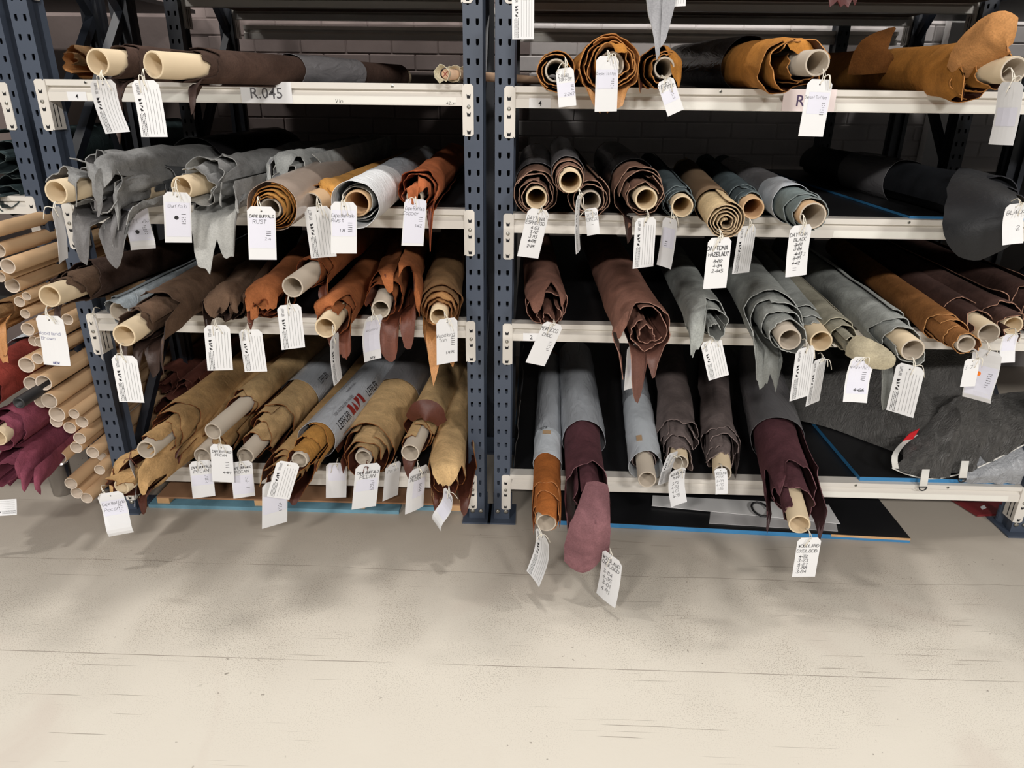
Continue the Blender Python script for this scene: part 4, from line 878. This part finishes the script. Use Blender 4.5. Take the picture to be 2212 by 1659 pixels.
# tarpaulin bag on the lowest shelf, right bay
M_TARP = None
def tarp_mat():
    m, nt, b = base_mat('woven_tarpaulin'); L = nt.links.new; tc = N(nt, 'ShaderNodeTexCoord')
    mp = N(nt, 'ShaderNodeMapping'); mp.inputs['Scale'].default_value = (34, 34, 16)
    n1 = N(nt, 'ShaderNodeTexNoise', Scale=1.0, Detail=9.0, Distortion=2.6, Roughness=0.7); L(tc.outputs['Object'], mp.inputs[0]); L(mp.outputs[0], n1.inputs['Vector'])
    n2 = N(nt, 'ShaderNodeTexNoise', Scale=210.0, Detail=2.0); L(tc.outputs['Object'], n2.inputs['Vector'])
    b.inputs['Base Color'].default_value = rgb((134, 132, 129)); b.inputs['Roughness'].default_value = 0.26; b.inputs['Specular IOR Level'].default_value = 0.9
    ml = N(nt, 'ShaderNodeMath', operation='MULTIPLY'); ml.inputs[1].default_value = 0.16; L(n2.outputs['Fac'], ml.inputs[0])
    ad = N(nt, 'ShaderNodeMath', operation='ADD'); L(ml.outputs[0], ad.inputs[0]); L(n1.outputs['Fac'], ad.inputs[1])
    bp = N(nt, 'ShaderNodeBump', Strength=1.0, Distance=0.05); L(ad.outputs[0], bp.inputs['Height']); L(bp.outputs[0], b.inputs['Normal'])
    return m
M_TARP = tarp_mat()
zs = SH[1]+0.018
e = empty('tarpaulin_bag', (1.45, 0.2, zs), 'crumpled black and silver tarpaulin bag on the right of the lowest shelf', 'tarpaulin'); off = e.location.copy()
# main heap: long low left part rising to the right
pts = []; NX, NY = 60, 34
xa, xb = 1.10, XR2-0.06
for i in range(NX):
    t = i/(NX-1); x = xa+(xb-xa)*t
    yf = 0.60-0.52*min(1, t*1.25)**0.8+0.05*noise.noise((x*5, 1, 2)); yb = 1.25
    h = 0.10+0.26*min(1, t*1.5)
    for j in range(NY):
        v = j/(NY-1); y = yf+(yb-yf)*v**1.3
        prof = min(1, v/0.30)**0.62*(1-0.5*max(0, v-0.35)/0.65)
        z = zs+0.004+h*prof*(0.82+0.5*noise.noise((x*4.5, y*4, 0.3)))+0.035*prof*noise.noise((x*12, y*10, 5))*(0.3+t)
        z += 0.02*prof*noise.noise((x*30, y*14, 9))
        pts.append((x, y, max(z, zs+0.002)))
mb = MB(); mb.grid(pts, NX, NY); mb.build('bag_body', M_TARP, e, True, off, solid=0.002)
# folded front cover with its hem
hem = [(1926, 1010), (1960, 1024), (2010, 1033), (2075, 1022), (2130, 1000), (2180, 975), (2230, 950)]
topc = [(1938, 955), (1985, 925), (2030, 880), (2075, 850), (2130, 855), (2180, 850), (2230, 845)]
H3 = [at(x, y, 0.015+0.02*k/6) for k, (x, y) in enumerate(hem)]; T3 = [at(x, y, 0.20+0.03*k/6) for k, (x, y) in enumerate(topc)]
hc = catmull([tuple(p) for p in H3], 40); tcv = catmull([tuple(p) for p in T3], 40); pts = []
for i in range(40):
    for j in range(18):
        t = j/17; p = Vector(hc[i]).lerp(Vector(tcv[i]), t); bl = math.sin(PI*min(t*0.9, 1))
        p += Vector((0, -0.05*bl, 0.03*bl)); w = 0.026*noise.noise((i*0.30, t*1.6, 4))+0.012*noise.noise((i*0.9, t*5, 8)); p += Vector((0, -w*2.2, w)); pts.append(p)
mb = MB(); mb.grid(pts, 40, 18); mb.build('front_cover', M_TARP, e, True, off, solid=0.002)
mb = MB(); mb.tube([Vector(p)+Vector((0, -0.004, 0)) for p in hc], 0.0025, 6); mb.build('hem_cord', M_WHITEWASH, e, True, off)
mb = MB(); L_ = [at(x, y, yy) for x, y, yy in ((1930, 1012, 0.01), (1928, 985, 0.02), (1945, 960, 0.10), (1972, 940, 0.15))]; q = catmull([tuple(p) for p in L_], 10)
mb.grid([Vector(p)+RT*k for p in q for k in (-0.003, 0.008, 0.018)], 10, 3); mb.build('side_hem', M_WHITEWASH, e, True, off, solid=0.002)
mb = MB(); q = [at(x, y, 0.12) for x, y in ((1950, 952), (1972, 948), (1986, 926), (1965, 936))]; mb.face([mb.vert(p) for p in q]); mb.build('red_label', plain('red_fabric', (200, 24, 34), 0.8), e, False, off, solid=0.003)
for x, y, yy in ((1997, 1014, -0.008), (2082, 996, -0.004)):
    mb = MB(); c = catmull([tuple(at(x+3, y, yy+0.012)), tuple(at(x, y+18, yy-0.006)), tuple(at(x-3, y+36, yy-0.006))], 8); st = MB()
    st.grid([Vector(p)+RT*k for p in c for k in (-0.013, 0.0, 0.013)], 8, 3); so = st.build('strap', M_WHITEWASH, e, True, off, solid=0.003)
    P = at(x-3, y+38, yy-0.006); mb.tube([P+RT*0.013*math.cos(k*PI/9)-Vector((0, 0, 1))*0.014*math.sin(k*PI/9) for k in range(10)]+[P-RT*0.013, P+RT*0.013], 0.0022, 6); mb.build('d_ring', M_PLASTICBLACK, so, True, off)
# silver side of the bag spilling over the beam at the right
pts = []
for i in range(16):
    for j in range(12):
        t = i/15; v = j/11; x = 1.60+0.20*t; z = zs+0.012+0.16*(1-(2*v-1)**2)**0.5*(0.5+0.5*math.sin(PI*min(1, t*1.1))); y = 0.0+0.10*v-0.02
        z = zs-0.008+0.15*v**0.7*(0.35+0.65*t); y = 0.005+0.11*v*v-0.02*math.sin(PI*v)+0.012*noise.noise((t*7, v*6, 3))
        pts.append((x+0.02*(1-t)*v, y, z))
mb = MB(); mb.grid(pts, 16, 12); mb.build('silver_side', film_mat('silver_tarp', (150, 152, 156), 0.28, 1.0, 1.0, (60, 60, 40)), e, True, off, solid=0.002)
# dark plastic sheet standing at the left end of the lowest shelf
pts = []
for i in range(10):
    for j in range(12):
        t = i/9; v = j/11; pts.append((0.055+0.012*noise.noise((t*4, v*5, 1))+0.02*v, 0.05+0.9*t, SH[1]+0.003+0.26*v*(1-0.4*t)))
mb = MB(); mb.grid(pts, 10, 12); tag_props(mb.build('plastic_sheet', F_BLACK, None, True, Vector((0.06, 0.1, SH[1])), solid=0.002), 'dark plastic sheet standing against the left end of the lowest shelf right bay', 'plastic sheet')

# ------------------------------------------------------------------ swing tags
TW, TL = 0.073, 0.146
CACHE = {}
def bendf(kind, z):                       # z from 0 (top) down to -TL
    t = -z/TL
    if kind == 0: return 0.0
    if kind == 1: return -0.012*t*t
    if kind == 2: return 0.010*math.sin(PI*t*1.2)
    if kind == 3: return 0.022*math.sin(2*PI*t*0.9)*t
    if kind == 4: return 0.05*t*t
    return 0.004*math.sin(PI*t)
def xb(kind, x): return 0.0 if kind == 0 else 0.0035*math.sin(x*36+kind)
def tagp(kind, d=0.0): return lambda x, z: (x, -d+bendf(kind, z)+xb(kind, x), z)
def card_mesh(kind):
    if ('card', kind) in CACHE: return CACHE['card', kind]
    mb = MB(); f = tagp(kind); rows = 13; c = 0.011
    pts = []
    for i in range(7):
        for j in range(rows):
            t = j/(rows-1); z = -TL*t; w = TW/2
            if z > -c: w = TW/2-(c+z)
            pts.append(f(-w+2*w*i/6, z))
    mb.grid(pts, 7, rows); bm = bmesh.new(); me = mb.mesh('card', [M_PAPER], True); bm.from_mesh(me)
    r = bmesh.ops.extrude_face_region(bm, geom=bm.faces[:]); bmesh.ops.translate(bm, vec=(0, 0.0005, 0), verts=[v for v in r['geom'] if isinstance(v, bmesh.types.BMVert)])
    bmesh.ops.recalc_face_normals(bm, faces=bm.faces[:]); bm.to_mesh(me); bm.free()
    for p in me.polygons: p.use_smooth = False
    CACHE['card', kind] = me; return me
def eyelet(kind):
    if ('eye', kind) in CACHE: return CACHE['eye', kind]
    mb = MB(); f = tagp(kind, 0.0006); i = [mb.vert(f(0.0024*math.cos(k*PI/5), -0.0125+0.0024*math.sin(k*PI/5))) for k in range(10)]; mb.face(i)
    CACHE['eye', kind] = mb.mesh('eyelet', [M_INK], False); return CACHE['eye', kind]
def print_meshes(kind):
    if ('pr', kind) in CACHE: return CACHE['pr', kind]
    f = tagp(kind, 0.0008)
    mb = MB()
    for k in range(5):                                                   # ruled lines
        x = -0.006+0.0085*k
        for q in range(8): z0, z1 = -0.022-0.0145*q, -0.022-0.0145*(q+1); mb.face([mb.vert(f(a, b)) for a, b in ((x, z0), (x+0.0005, z0), (x+0.0005, z1), (x, z1))])
    rng = random.Random(3)
    for x, z0, z1, h in ((-0.0165, -0.083, -0.142, 0.0016), (-0.0205, -0.086, -0.142, 0.0013), (-0.0245, -0.083, -0.142, 0.0013), (-0.0285, -0.086, -0.142, 0.0013)):   # fine print too small to read
        z = z0
        while z > z1:
            l = rng.uniform(0.0015, 0.005); mb.face([mb.vert(f(a, b)) for a, b in ((x, z), (x+h, z), (x+h, max(z-l, z1)), (x, max(z-l, z1)))]); z -= l+0.0012
    for k in range(4):                                                   # emblem blocks
        z = -0.0475-0.0082*k; x0 = -0.026
        q = [[(0, 0), (0.0095, 0.001), (0.004, -0.0066), (0, -0.006)], [(0, -0.001), (0.009, 0), (0.009, -0.003), (0.001, -0.0068)], [(0.001, 0), (0.0095, -0.001), (0.0085, -0.0068), (0.005, -0.0035)], [(0, 0), (0.0045, 0), (0.0095, -0.006), (0.002, -0.0068)]][k]
        mb.face([mb.vert(f(x0+a, z+b)) for a, b in q])
    lines = mb.mesh('print', [M_INK], False)
    word = type_mesh('LEFFLER', 0.0115, lambda a, b: f(-0.0255+b, -0.008-a), M_INKGREY, sx=0.72)
    CACHE['pr', kind] = (lines, word); return CACHE['pr', kind]
def tag(key, label, top, bot, w, rows=None, att=None, bend=0, sg=1, lean=0.0, Y=None, lace=False, tails=True):
    if Y is None: Y = ROLLS[key][0].y-0.035
    T = at(top[0], top[1], Y); B = at(bot[0], bot[1], Y+lean); v = (T-B); Ls = v.length; v.normalize()
    r = RT-v*RT.dot(v) if abs(RT.dot(v)) < 0.9 else UP-v*UP.dot(v); r.normalize(); full = 0.5*Ls*FPX/depth((T+B)/2); c = max(0.06, min(1, w/full)); a = math.acos(c)*sg
    nrm = v.cross(r)                                            # away from the viewer
    if nrm.dot(FW) < 0: nrm = -nrm
    rx = (r*math.cos(a)+nrm*math.sin(a)).normalized(); ny = (v.cross(rx))
    if ny.dot(FW) < 0 and abs(a) < 1.5: ny = -ny
    s = Ls/TL
    M = Matrix(((rx.x*s, ny.x*s, v.x*s, T.x), (rx.y*s, ny.y*s, v.y*s, T.y), (rx.z*s, ny.z*s, v.z*s, T.z), (0, 0, 0, 1)))
    e = empty('hang_tag', T, label, 'tag', 'string-tied swing tags on the leather rolls', mat=M)
    card = addpart('card', card_mesh(bend), e); addpart('eyelet', eyelet(bend), e)
    f = tagp(bend, 0.0010); f0 = tagp(bend, 0.0006)
    if rows is None:
        ln, wd = print_meshes(bend); addpart('print', ln, card); addpart('lettering', wd, card)
    else:
        mb = MB(); st = MB(); fine = MB(); dots = None; sd = int(top[0]+top[1])
        for q, rw in enumerate(rows):
            if rw[0] == 'STK':                       # glued data slip
                x0, x1, y0, y1 = rw[1:5]; n = 6
                st.grid([f0((x0+(x1-x0)*i/3)*TW, -(y0+(y1-y0)*j/n)*TL) for i in range(4) for j in range(n+1)], 4, n+1)
            elif rw[0] == 'FINE':                    # small printed column, unreadable at this size
                x, y, n = rw[1:4]; rg = random.Random(sd)
                for k in range(n):
                    for c_ in range(4):
                        if rg.random() < 0.25: continue
                        a0 = x*TW+c_*0.0030; z = -(y*TL)-k*0.0058; fine.face([fine.vert(f(p, z_)) for p, z_ in ((a0, z), (a0+0.0018, z), (a0+0.0018, z-0.0022), (a0, z-0.0022))])
            elif rw[0] == 'BAR':                     # struck-out lines
                x, y, n = rw[1:4]; rg = random.Random(sd+1)
                for k in range(n):
                    z = -(y*TL)-k*0.0062; ribbon(mb, [(x*TW, z+rg.uniform(-.0006, .0006)), (x*TW+0.011, z+rg.uniform(-.001, .001))], 0.0014, f)
            elif rw[0] == 'DOT':
                dots = rw
            else:
                txt, cx, y, h = rw[:4]; strike = txt.startswith('~'); txt = txt.lstrip('~'); hh = h*TL
                write(mb, txt, cx*TW, -y*TL, hh, f, w=rw[4] if len(rw) > 4 else 0.0009, seed=sd+q, maxw=TW*0.86)
                if strike: ww = len(txt)*hh*0.38; ribbon(mb, [(cx*TW-ww, -y*TL-0.0008), (cx*TW+ww, -y*TL+0.0012)], 0.0011, f)
        ink = M_INKBLUE if any(rw[-1] == 'b' for rw in rows) else M_INK
        par = card
        if st.v: par = st.build('data_slip', M_STICKER, card, False)
        if mb.v: mb.build('handwriting', ink, par)
        if fine.v: fine.build('print', M_INKGREY, par)
        if dots:
            d = MB(); k = [d.vert(tagp(bend, 0.0012)(dots[1]*TW+0.006*math.cos(i*PI/8), -dots[2]*TL+0.006*math.sin(i*PI/8))) for i in range(16)]; d.face(k); d.build('dot_sticker', dots[3], par)
    # string: two strands through the eyelet up to the roll, with a knot and loose tails
    Mi = M.inverted()
    hole = M @ Vector(tagp(bend, 0.001)(0, -0.0125)); back = M @ Vector(tagp(bend, -0.004)(0, -0.0125))
    if att is None: att = (top[0], top[1]-22)
    A = at(att[0], att[1], Y+0.028); mid = (A+hole)/2+Vector((0.003, -0.012, 0)); mb = MB(); rs = 0.0011
    for h0, sx in ((hole, -1), (back, 1)):
        mb.tube([Mi @ Vector(p) for p in catmull([tuple(h0), tuple(mid+RT*0.003*sx), tuple(A+Vector((0, -0.003, 0.004))), tuple(A+Vector((0, 0.02, -0.006)))], 9)], rs/s, 5)
    if tails:
        rg = random.Random(int(top[0]*3+top[1])); kn = mid
        for _ in range(2):
            dx = rg.uniform(-0.03, 0.03); mb.tube([Mi @ Vector(p) for p in catmull([tuple(kn), tuple(kn+RT*dx*0.5+Vector((0, -0.012, 0.004))), tuple(kn+RT*dx+Vector((0, -0.008, -0.014-0.02*rg.random())))], 7)], rs/s, 5)
        mb.tube([Mi @ (kn+RT*0.0022*math.cos(k*1.3)+UP*0.0016*math.sin(k*1.3)-FW*0.001) for k in range(6)], 0.0016/s, 5)
    mb.build('string', M_STRINGBROWN if lace else M_STRING, e, True)
    return e
t = tag
FB = 0.00105
# fourth shelf
t('R4L1', 'narrow turned ruled tag on the left bare tube of the fourth shelf left bay', (221.5, 172), (253, 287), 30, att=(222, 155), bend=2, sg=1)
t('R4L2', 'ruled tag hanging over the beam from the second tube of the fourth shelf left bay', (312, 173), (334, 296), 60, att=(312, 152), bend=5)
t('S', 'white tag with black capitals on the leftmost toffee roll, fourth shelf right bay', (1219.5, 147), (1226, 230), 48, [('STK', -.48, .48, .38, .74), ('DIESEL', -.05, .19, .07, FB), ('TOFFEE', -.02, .29, .07, FB), ('BAR', .28, .45, 4), ('2-267', .15, .68, .07, FB)], att=(1221, 128))
t('T', 'large white tag with a faint wrinkled slip on the biggest toffee roll', (1313, 121), (1308.6, 241), 51, [('STK', -.45, .46, .24, .58), ('Diesel Toffee', -.05, .31, .05, .0005), ('FINE', .16, .40, 5)], att=(1312, 112))
t('U', 'tilted white tag with a lilac slip on the third toffee roll', (1436, 172), (1460, 244), 49, [('STK', -.48, .44, .32, .66), ('DIESEL', -.15, .14, .08, FB), ('TOFFEE', .0, .23, .08, FB), ('FINE', .1, .38, 6)], att=(1428, 166))
t('V', 'long white tag over the pinkish label under the fourth toffee roll', (1773, 171.5), (1751, 294.7), 57, [('STK', -.35, .46, .22, .60), ('Diesel Toffee', -.08, .31, .055, .0005), ('FINE', .18, .40, 6)], att=(1776, 152))
t('W', 'tag seen edge-on under the rightmost toffee roll', (2185, 177), (2161.7, 312.7), 12, [('STK', -.4, .4, .4, .7)], att=(2180, 150), bend=5, sg=-1)
t('v3', 'yellowed ruled tag in front of the upright at the top edge, right bay', (1130, -22), (1130, 85), 50, att=(1130, -45), Y=-0.2)
t('v1', 'ruled tag whose bottom edge shows beside the grey hide tip at the top edge', (1462, -92), (1458, 14), 48, att=(1462, -110), Y=-0.24)
# third shelf left
t('A', 'tag turned edge-on below the big crumpled grey roll', (121.5, 448), (138, 564), 12, att=(122, 438), bend=5, sg=-1)
t('B', 'tag with a black dot hanging from the small charcoal roll', (291, 438), (307.6, 537), 38, [('STK', -.48, .46, .12, .8), ('Buffalo Carbon', .05, .40, .07, .0006), ('DOT', -.1, .62, M_INK), ('FINE', .14, .5, 5)], att=(288, 412), bend=3)
t('C', 'tag with a black dot in front of the grey roll with the long tongue', (382, 415), (386, 524), 45, [('STK', -.44, .46, .2, .88), ('Buffalo', .0, .27, .06, .0006), ('DOT', -.05, .5, M_INK), ('BAR', .14, .43, 1), ('FINE', .14, .49, 4)], att=(382, 390))
t('E', 'white tag with black capitals in front of the ochre spiral roll in clear film', (564, 446), (568, 561), 53, [('STK', -.46, .46, .2, .78), ('CAPE BUFFALO', .0, .18, .05, FB), ('RUST', -.08, .28, .07, .0009), ('BAR', .16, .45, 3), ('2-4', .2, .60, .05, .0005)], att=(558, 428), tails=False)
t('F', 'ruled tag slanting beside the white film-wrapped roll, third shelf left bay', (684.6, 446), (699.7, 556), 53, att=(686, 428))
t('G', 'white tag with a torn slip under the white film-wrapped roll', (743, 436), (743, 547.5), 51, [('STK', -.46, .46, .16, .66), ('Cape Buffalo', -.05, .26, .07, .0007), ('Rust', -.25, .35, .07, .0007), ('1-8', -.08, .55, .06, .0009), ('BAR', .16, .40, 5)], att=(741, 424))
t('H', 'white tag with slip on the rust orange roll, right end of the third shelf', (898.5, 430), (891, 531), 45, [('STK', -.46, .46, .02, .94), ('Cape Buffalo', -.02, .20, .07, .0007), ('Copper', -.18, .30, .07, .0007), ('BAR', .2, .38, 3), ('1-42', .18, .56, .06, .0009)], att=(894, 418))
# third shelf right
t('I', 'white tag with five handwritten numbers under the leftmost espresso roll', (1165, 452), (1140, 556), 48, [('DAYTONA', -.05, .19, .065, FB), ('ESPRESSO', -.05, .28, .065, FB), ('4-53', 0, .38, .06, FB), ('3-92', 0, .47, .06, FB), ('3-93', 0, .56, .06, FB), ('~4-78', 0, .65, .06, FB), ('~2-25', 0, .76, .055, FB)], att=(1170, 447))
t('J', 'tag turned nearly edge-on under the stacked espresso roll', (1250, 420), (1248.6, 543), 16, att=(1250, 410), bend=5, sg=1)
t('K', 'short curled tag pushed into the half hidden espresso roll', (1276, 450), (1284, 505), 48, [('DAYTONA', 0, .25, .12, FB), ('ESPRESSO', 0, .42, .12, FB), ('BAR', -.1, .62, 1)], att=(1268, 455), bend=4, lean=-0.02)
t('L', 'ruled tag under the large wavy-edged brown roll', (1395.5, 470), (1389, 578), 49, att=(1397, 455))
t('M', 'dim tag turned sideways under the dark teal roll', (1447, 472), (1440, 576), 19, [('STK', -.4, .4, .2, .6), ('BAR', -.2, .48, 3)], att=(1450, 455), sg=-1, bend=1)
t('N', 'white tag with three handwritten numbers under the pale hazelnut roll', (1556, 513), (1543.6, 623), 54, [('DAYTONA', -.08, .20, .075, .0016), ('HAZELNUT', .0, .32, .075, .0016), ('~3-82', 0, .46, .06, FB), ('~4-39', 0, .55, .06, FB), ('2-445', .02, .65, .06, FB)], att=(1553, 498))
t('O', 'ruled tag behind the hazelnut tag, hanging from the kraft tube', (1616, 488), (1600, 590), 45, att=(1618, 474), Y=-0.16)
t('P', 'white tag with struck-out numbers under the grey teal roll', (1731.4, 485.5), (1719, 596), 53, [('DAYTONA', -.08, .18, .065, FB), ('BLACK', .0, .28, .065, FB), ('~3-51', -.05, .38, .06, FB), ('~3-26', -.05, .46, .06, FB), ('~4-13', 0, .56, .06, FB), ('2', .3, .58, .06, .0005), ('~3-70', -.05, .64, .06, FB), ('~4-42', -.08, .74, .06, FB), ('BAR', -.2, .83, 2)], att=(1733, 466), bend=5)
t('Q', 'white curled tag at the right edge in front of the black leather roll', (2198, 440), (2186, 527), 62, [('BLACK', .05, .22, .10, FB), ('-2', .2, .62, .10, FB)], att=(2196, 432), bend=2, Y=-0.37)
# second shelf left
t('a', 'big white tag with blue handwriting and the word NEW on the leftmost dark brown roll', (105, 681), (124, 788.6), 60, [('Woodland', -.1, .36, .06, .0006, 'b'), ('Brown', -.18, .46, .06, .0006, 'b'), ('NEW', .0, .95, .045, .0012, 'b')], att=(103, 664), bend=5)
t('c', 'ruled tag below the bare tube of the brown roll with the ragged tail', (267, 768), (285, 869), 58, att=(263, 745))
t('d', 'ruled tag under the crumpled dark brown roll with fuzzy edge', (468, 702.5), (476, 800), 50, att=(467, 692))
t('e', 'ruled tag under the flattened rust roll, second shelf left bay', (540, 712), (553, 803), 48, att=(536, 700))
t('f', 'ruled tag under the long bare grey tube, second shelf left bay', (624, 658), (634, 753), 45, att=(624, 642))
t('g', 'tag seen exactly edge-on under the rust roll with the brim-like flap', (722.5, 722), (730, 824), 7, att=(719, 705), bend=5)
t('h', 'creased white tag ending in NEW in front of the large rust roll', (811, 682), (803.5, 777), 28, [('STK', -.4, .46, .12, .8), ('Woodland', 0, .34, .05, .0005), ('NEW', .0, .95, .05, .0012)], att=(806, 670), bend=2, sg=1)
t('i', 'white tag with struck lines in front of the tan spiral roll', (965.6, 688), (966, 784.6), 43, [('Woodland', -.08, .36, .07, .0007), ('Tan', -.22, .46, .07, .0007), ('BAR', .2, .42, 5), ('1-975', .12, .76, .055, FB)], att=(960, 676))
t('b', 'narrow printed tag by the upright below the pale blue grey roll', (203, 678), (221, 772), 26, att=(206, 666), sg=-1, bend=5)
# second shelf right
t('j', 'tilted white tag with a faint slip under the leftmost chocolate roll', (1196.7, 698), (1156, 787), 46, [('MOROCCO', -.08, .16, .08, FB), ('CHOC', -.08, .29, .07, FB), ('FINE', .18, .42, 6)], att=(1196, 690))
t('k', 'white tag half hidden behind the tails of the large chocolate roll', (1374, 742), (1366, 838), 41, [('STK', -.4, .44, .3, .7), ('BAR', .1, .62, 1)], att=(1376, 730), Y=-0.27)
t('l', 'ruled tag partly hidden behind the drooping grey tongue', (1535, 735), (1553, 816), 45, att=(1533, 722), Y=-0.22)
t('m', 'ruled tag in front of the large stepped grey roll', (1741, 750), (1726, 861), 52, att=(1738, 735))
t('n', 'ruled tag behind the front one, under the thin grey roll with cream tube', (1771.5, 775), (1755, 872), 42, att=(1773, 765), Y=-0.30)
t('o', 'tag with a glued slip and black strokes under the greenish grey roll', (1868, 772), (1845, 868), 55, [('STK', -.42, .44, .1, .82), ('Lazy', -.05, .09, .06, .001), ('Natural Putty', .0, .25, .06, .0006), ('BAR', .14, .36, 5), ('~4-66', .1, .74, .07, .0014)], att=(1862, 760), bend=2)
t('p', 'ruled tag turned slightly under the broad grey roll with the hanging tail', (1968, 789), (1943, 894), 38, att=(1970, 775), sg=-1)
t('q', 'pale tag behind the orange-dotted one, under the tan brown roll', (2102, 775), (2090, 835), 36, [('3-7', -.2, .3, .12, FB)], att=(2106, 762), bend=0, Y=-0.27)
t('r', 'tag with an orange dot under the two brown rolls at the right', (2134, 757), (2112, 861), 38, [('STK', -.46, .46, .34, .9), ('DOT', -.16, .5, M_ORANGE), ('FINE', .16, .46, 7)], att=(2128, 738), bend=3, sg=-1)
t('s', 'curled white tag under the dark brown rolls near the right edge', (2186, 722), (2174, 783), 42, [('FINE', -.1, .12, 5), ('STK', -.4, .44, .05, .6)], att=(2190, 712), bend=2)
# lowest shelf left
t('1', 'bent white tag hanging to the floor side from the lowest crumpled tan roll', (236, 1064), (263.5, 1150), 47, [('STK', -.44, .46, .2, .55), ('Cape Buffalo', .0, .28, .07, .0007), ('Pecan', -.12, .42, .07, .0007), ('FINE', .16, .33, 5)], att=(220, 1052), bend=3)
t('2', 'narrow twisted ruled tag in front of the lowest crumpled tan roll', (277.5, 993), (292.7, 1081.5), 25, att=(285, 975), bend=2, sg=-1, lace=True)
t('4', 'white tag with capitals under the half hidden tan roll, leftmost of three together', (433, 995), (441, 1074), 42, [('STK', -.46, .46, .38, .66), ('CAPE BUFFALO', .0, .17, .06, FB), ('PECAN', -.02, .28, .075, FB), ('FINE', .12, .40, 6)], att=(431, 984))
t('3', 'white tag with a string loop and struck lines under the long bare tube, bottom shelf', (477.5, 960), (482.5, 1041), 46, [('CAPE BUFFALO', .0, .19, .06, FB), ('PECAN', -.05, .28, .06, FB), ('BAR', .16, .47, 4), ('~4-87', .2, .74, .06, FB)], att=(476, 942), Y=-0.12)
t('5', 'white tag with capitals under the tan roll with torn layers, rightmost of three together', (520.5, 996.7), (528, 1074), 41, [('STK', -.46, .46, .38, .9), ('CAPE BUFFALO', .0, .17, .06, FB), ('PECAN', -.02, .28, .075, FB), ('FINE', .12, .44, 5), ('BAR', .14, .74, 1)], att=(519, 984))
t('7', 'ruled tag slanting in front of the printed film sleeve roll, bottom shelf', (624, 998), (601, 1076), 46, att=(630, 996), tails=False)
t('6', 'white tag hanging lowest behind the slanting ruled one, bottom shelf', (594.7, 1038), (593.4, 1134.7), 43, [('FINE', .12, .52, 5), ('STK', -.46, .46, .3, .7)], att=(596, 1028))
t('6', 'plain white tag left of the largest pale tan roll, half behind it', (727, 1000), (726, 1075), 42, [('STK', -.4, .44, .05, .5)], att=(730, 992), Y=-0.05)
t('8', 'white tag on a brown lace in front of the largest pale tan roll', (796, 1002), (786, 1097), 48, [('STK', -.42, .44, .34, .6), ('CAPE BUFFALO', .0, .19, .055, FB), ('PECAN', .0, .28, .07, FB), ('FINE', .16, .38, 6)], att=(792, 998), lace=True)
t('9', 'white tag with short strokes under the roll with the brown leather patch', (906, 1008), (894.7, 1102), 36, [('STK', -.2, .44, .3, .7), ('CAPE BUFFALO', .0, .18, .06, FB), ('PECAN', -.15, .26, .06, FB), ('BAR', .12, .42, 5)], att=(902, 998), bend=5)
t('9', 'white tag tucked behind the brown leather patch, bottom shelf', (850, 1000), (843, 1076), 28, [('Pecan', .0, .2, .08, .0007)], att=(856, 990), Y=-0.03)
t('10', 'twisted white tag under the drooping tan roll beside the upright', (969, 1062), (950, 1134), 26, [('STK', -.4, .44, .1, .7), ('PECAN', .1, .1, .08, FB)], att=(970, 1050), bend=3, sg=-1, Y=-0.27)
# lowest shelf right
t('u', 'turned ruled tag under the rust orange roll above the floor', (1169, 1153), (1154, 1250), 28, att=(1163, 1138), bend=2, sg=-1)
t('v', 'white tag with four handwritten numbers and a thick cotton knot below the drooping tongue', (1323, 1199), (1308.6, 1297), 34, [('WOODLAND', .0, .14, .075, FB), ('OXBLOOD', -.02, .25, .07, FB), ('3-84', -.1, .42, .075, FB), ('4-35', -.1, .54, .075, FB), ('3-01', -.1, .66, .075, FB), ('4-91', -.1, .79, .075, FB)], att=(1318, 1188), bend=5, sg=-1, Y=-0.46)
t('x', 'ruled tag slung sideways to the left of the mink roll', (1455, 976), (1432, 1044), 30, att=(1462, 985), bend=5, sg=1)
t('x', 'white tag with four handwritten numbers under the left mink roll', (1466, 1014), (1465, 1089), 38, [('WOODLAND', .05, .14, .075, FB), ('MINK', .0, .26, .075, FB), ('3-92', -.05, .42, .07, FB), ('4-03', -.08, .53, .07, FB), ('4-07', -.08, .64, .07, FB), ('4-75', -.08, .76, .07, FB)], att=(1472, 1004), bend=2, Y=-0.10)
t('y', 'foreshortened white tag lying against the tube of the right mink roll', (1556, 1012), (1564, 1065), 46, [('WOODLAND', 0, .2, .1, FB), ('MINK', -.1, .33, .09, FB), ('~3-99', -.15, .5, .09, FB), ('4-95', -.15, .65, .09, FB), ('1-36', -.15, .79, .09, FB)], att=(1556, 1004), bend=4, lean=-0.05, tails=False)
t('z', 'white tag with an underlined heading and numbers under the dark oxblood roll', (1749.4, 1161.6), (1735.6, 1246), 53, [('WOODLAND', .0, .20, .075, FB), ('OXBLOOD', -.04, .33, .075, FB), ('BAR', -.2, .41, 1), ('~4-32', -.15, .47, .06, FB), ('3-73', -.15, .57, .07, FB), ('4-21', -.15, .67, .07, FB), ('3-88', -.15, .76, .07, FB), ('3-84', -.15, .86, .07, FB)], att=(1745, 1146), Y=-0.45)
t('m2', 'ruled tag curled like a cup at the left edge above the floor', (-42, 1100), (38, 1094), 46, att=(-48, 1050), bend=1, Y=-0.27, lean=0.03)
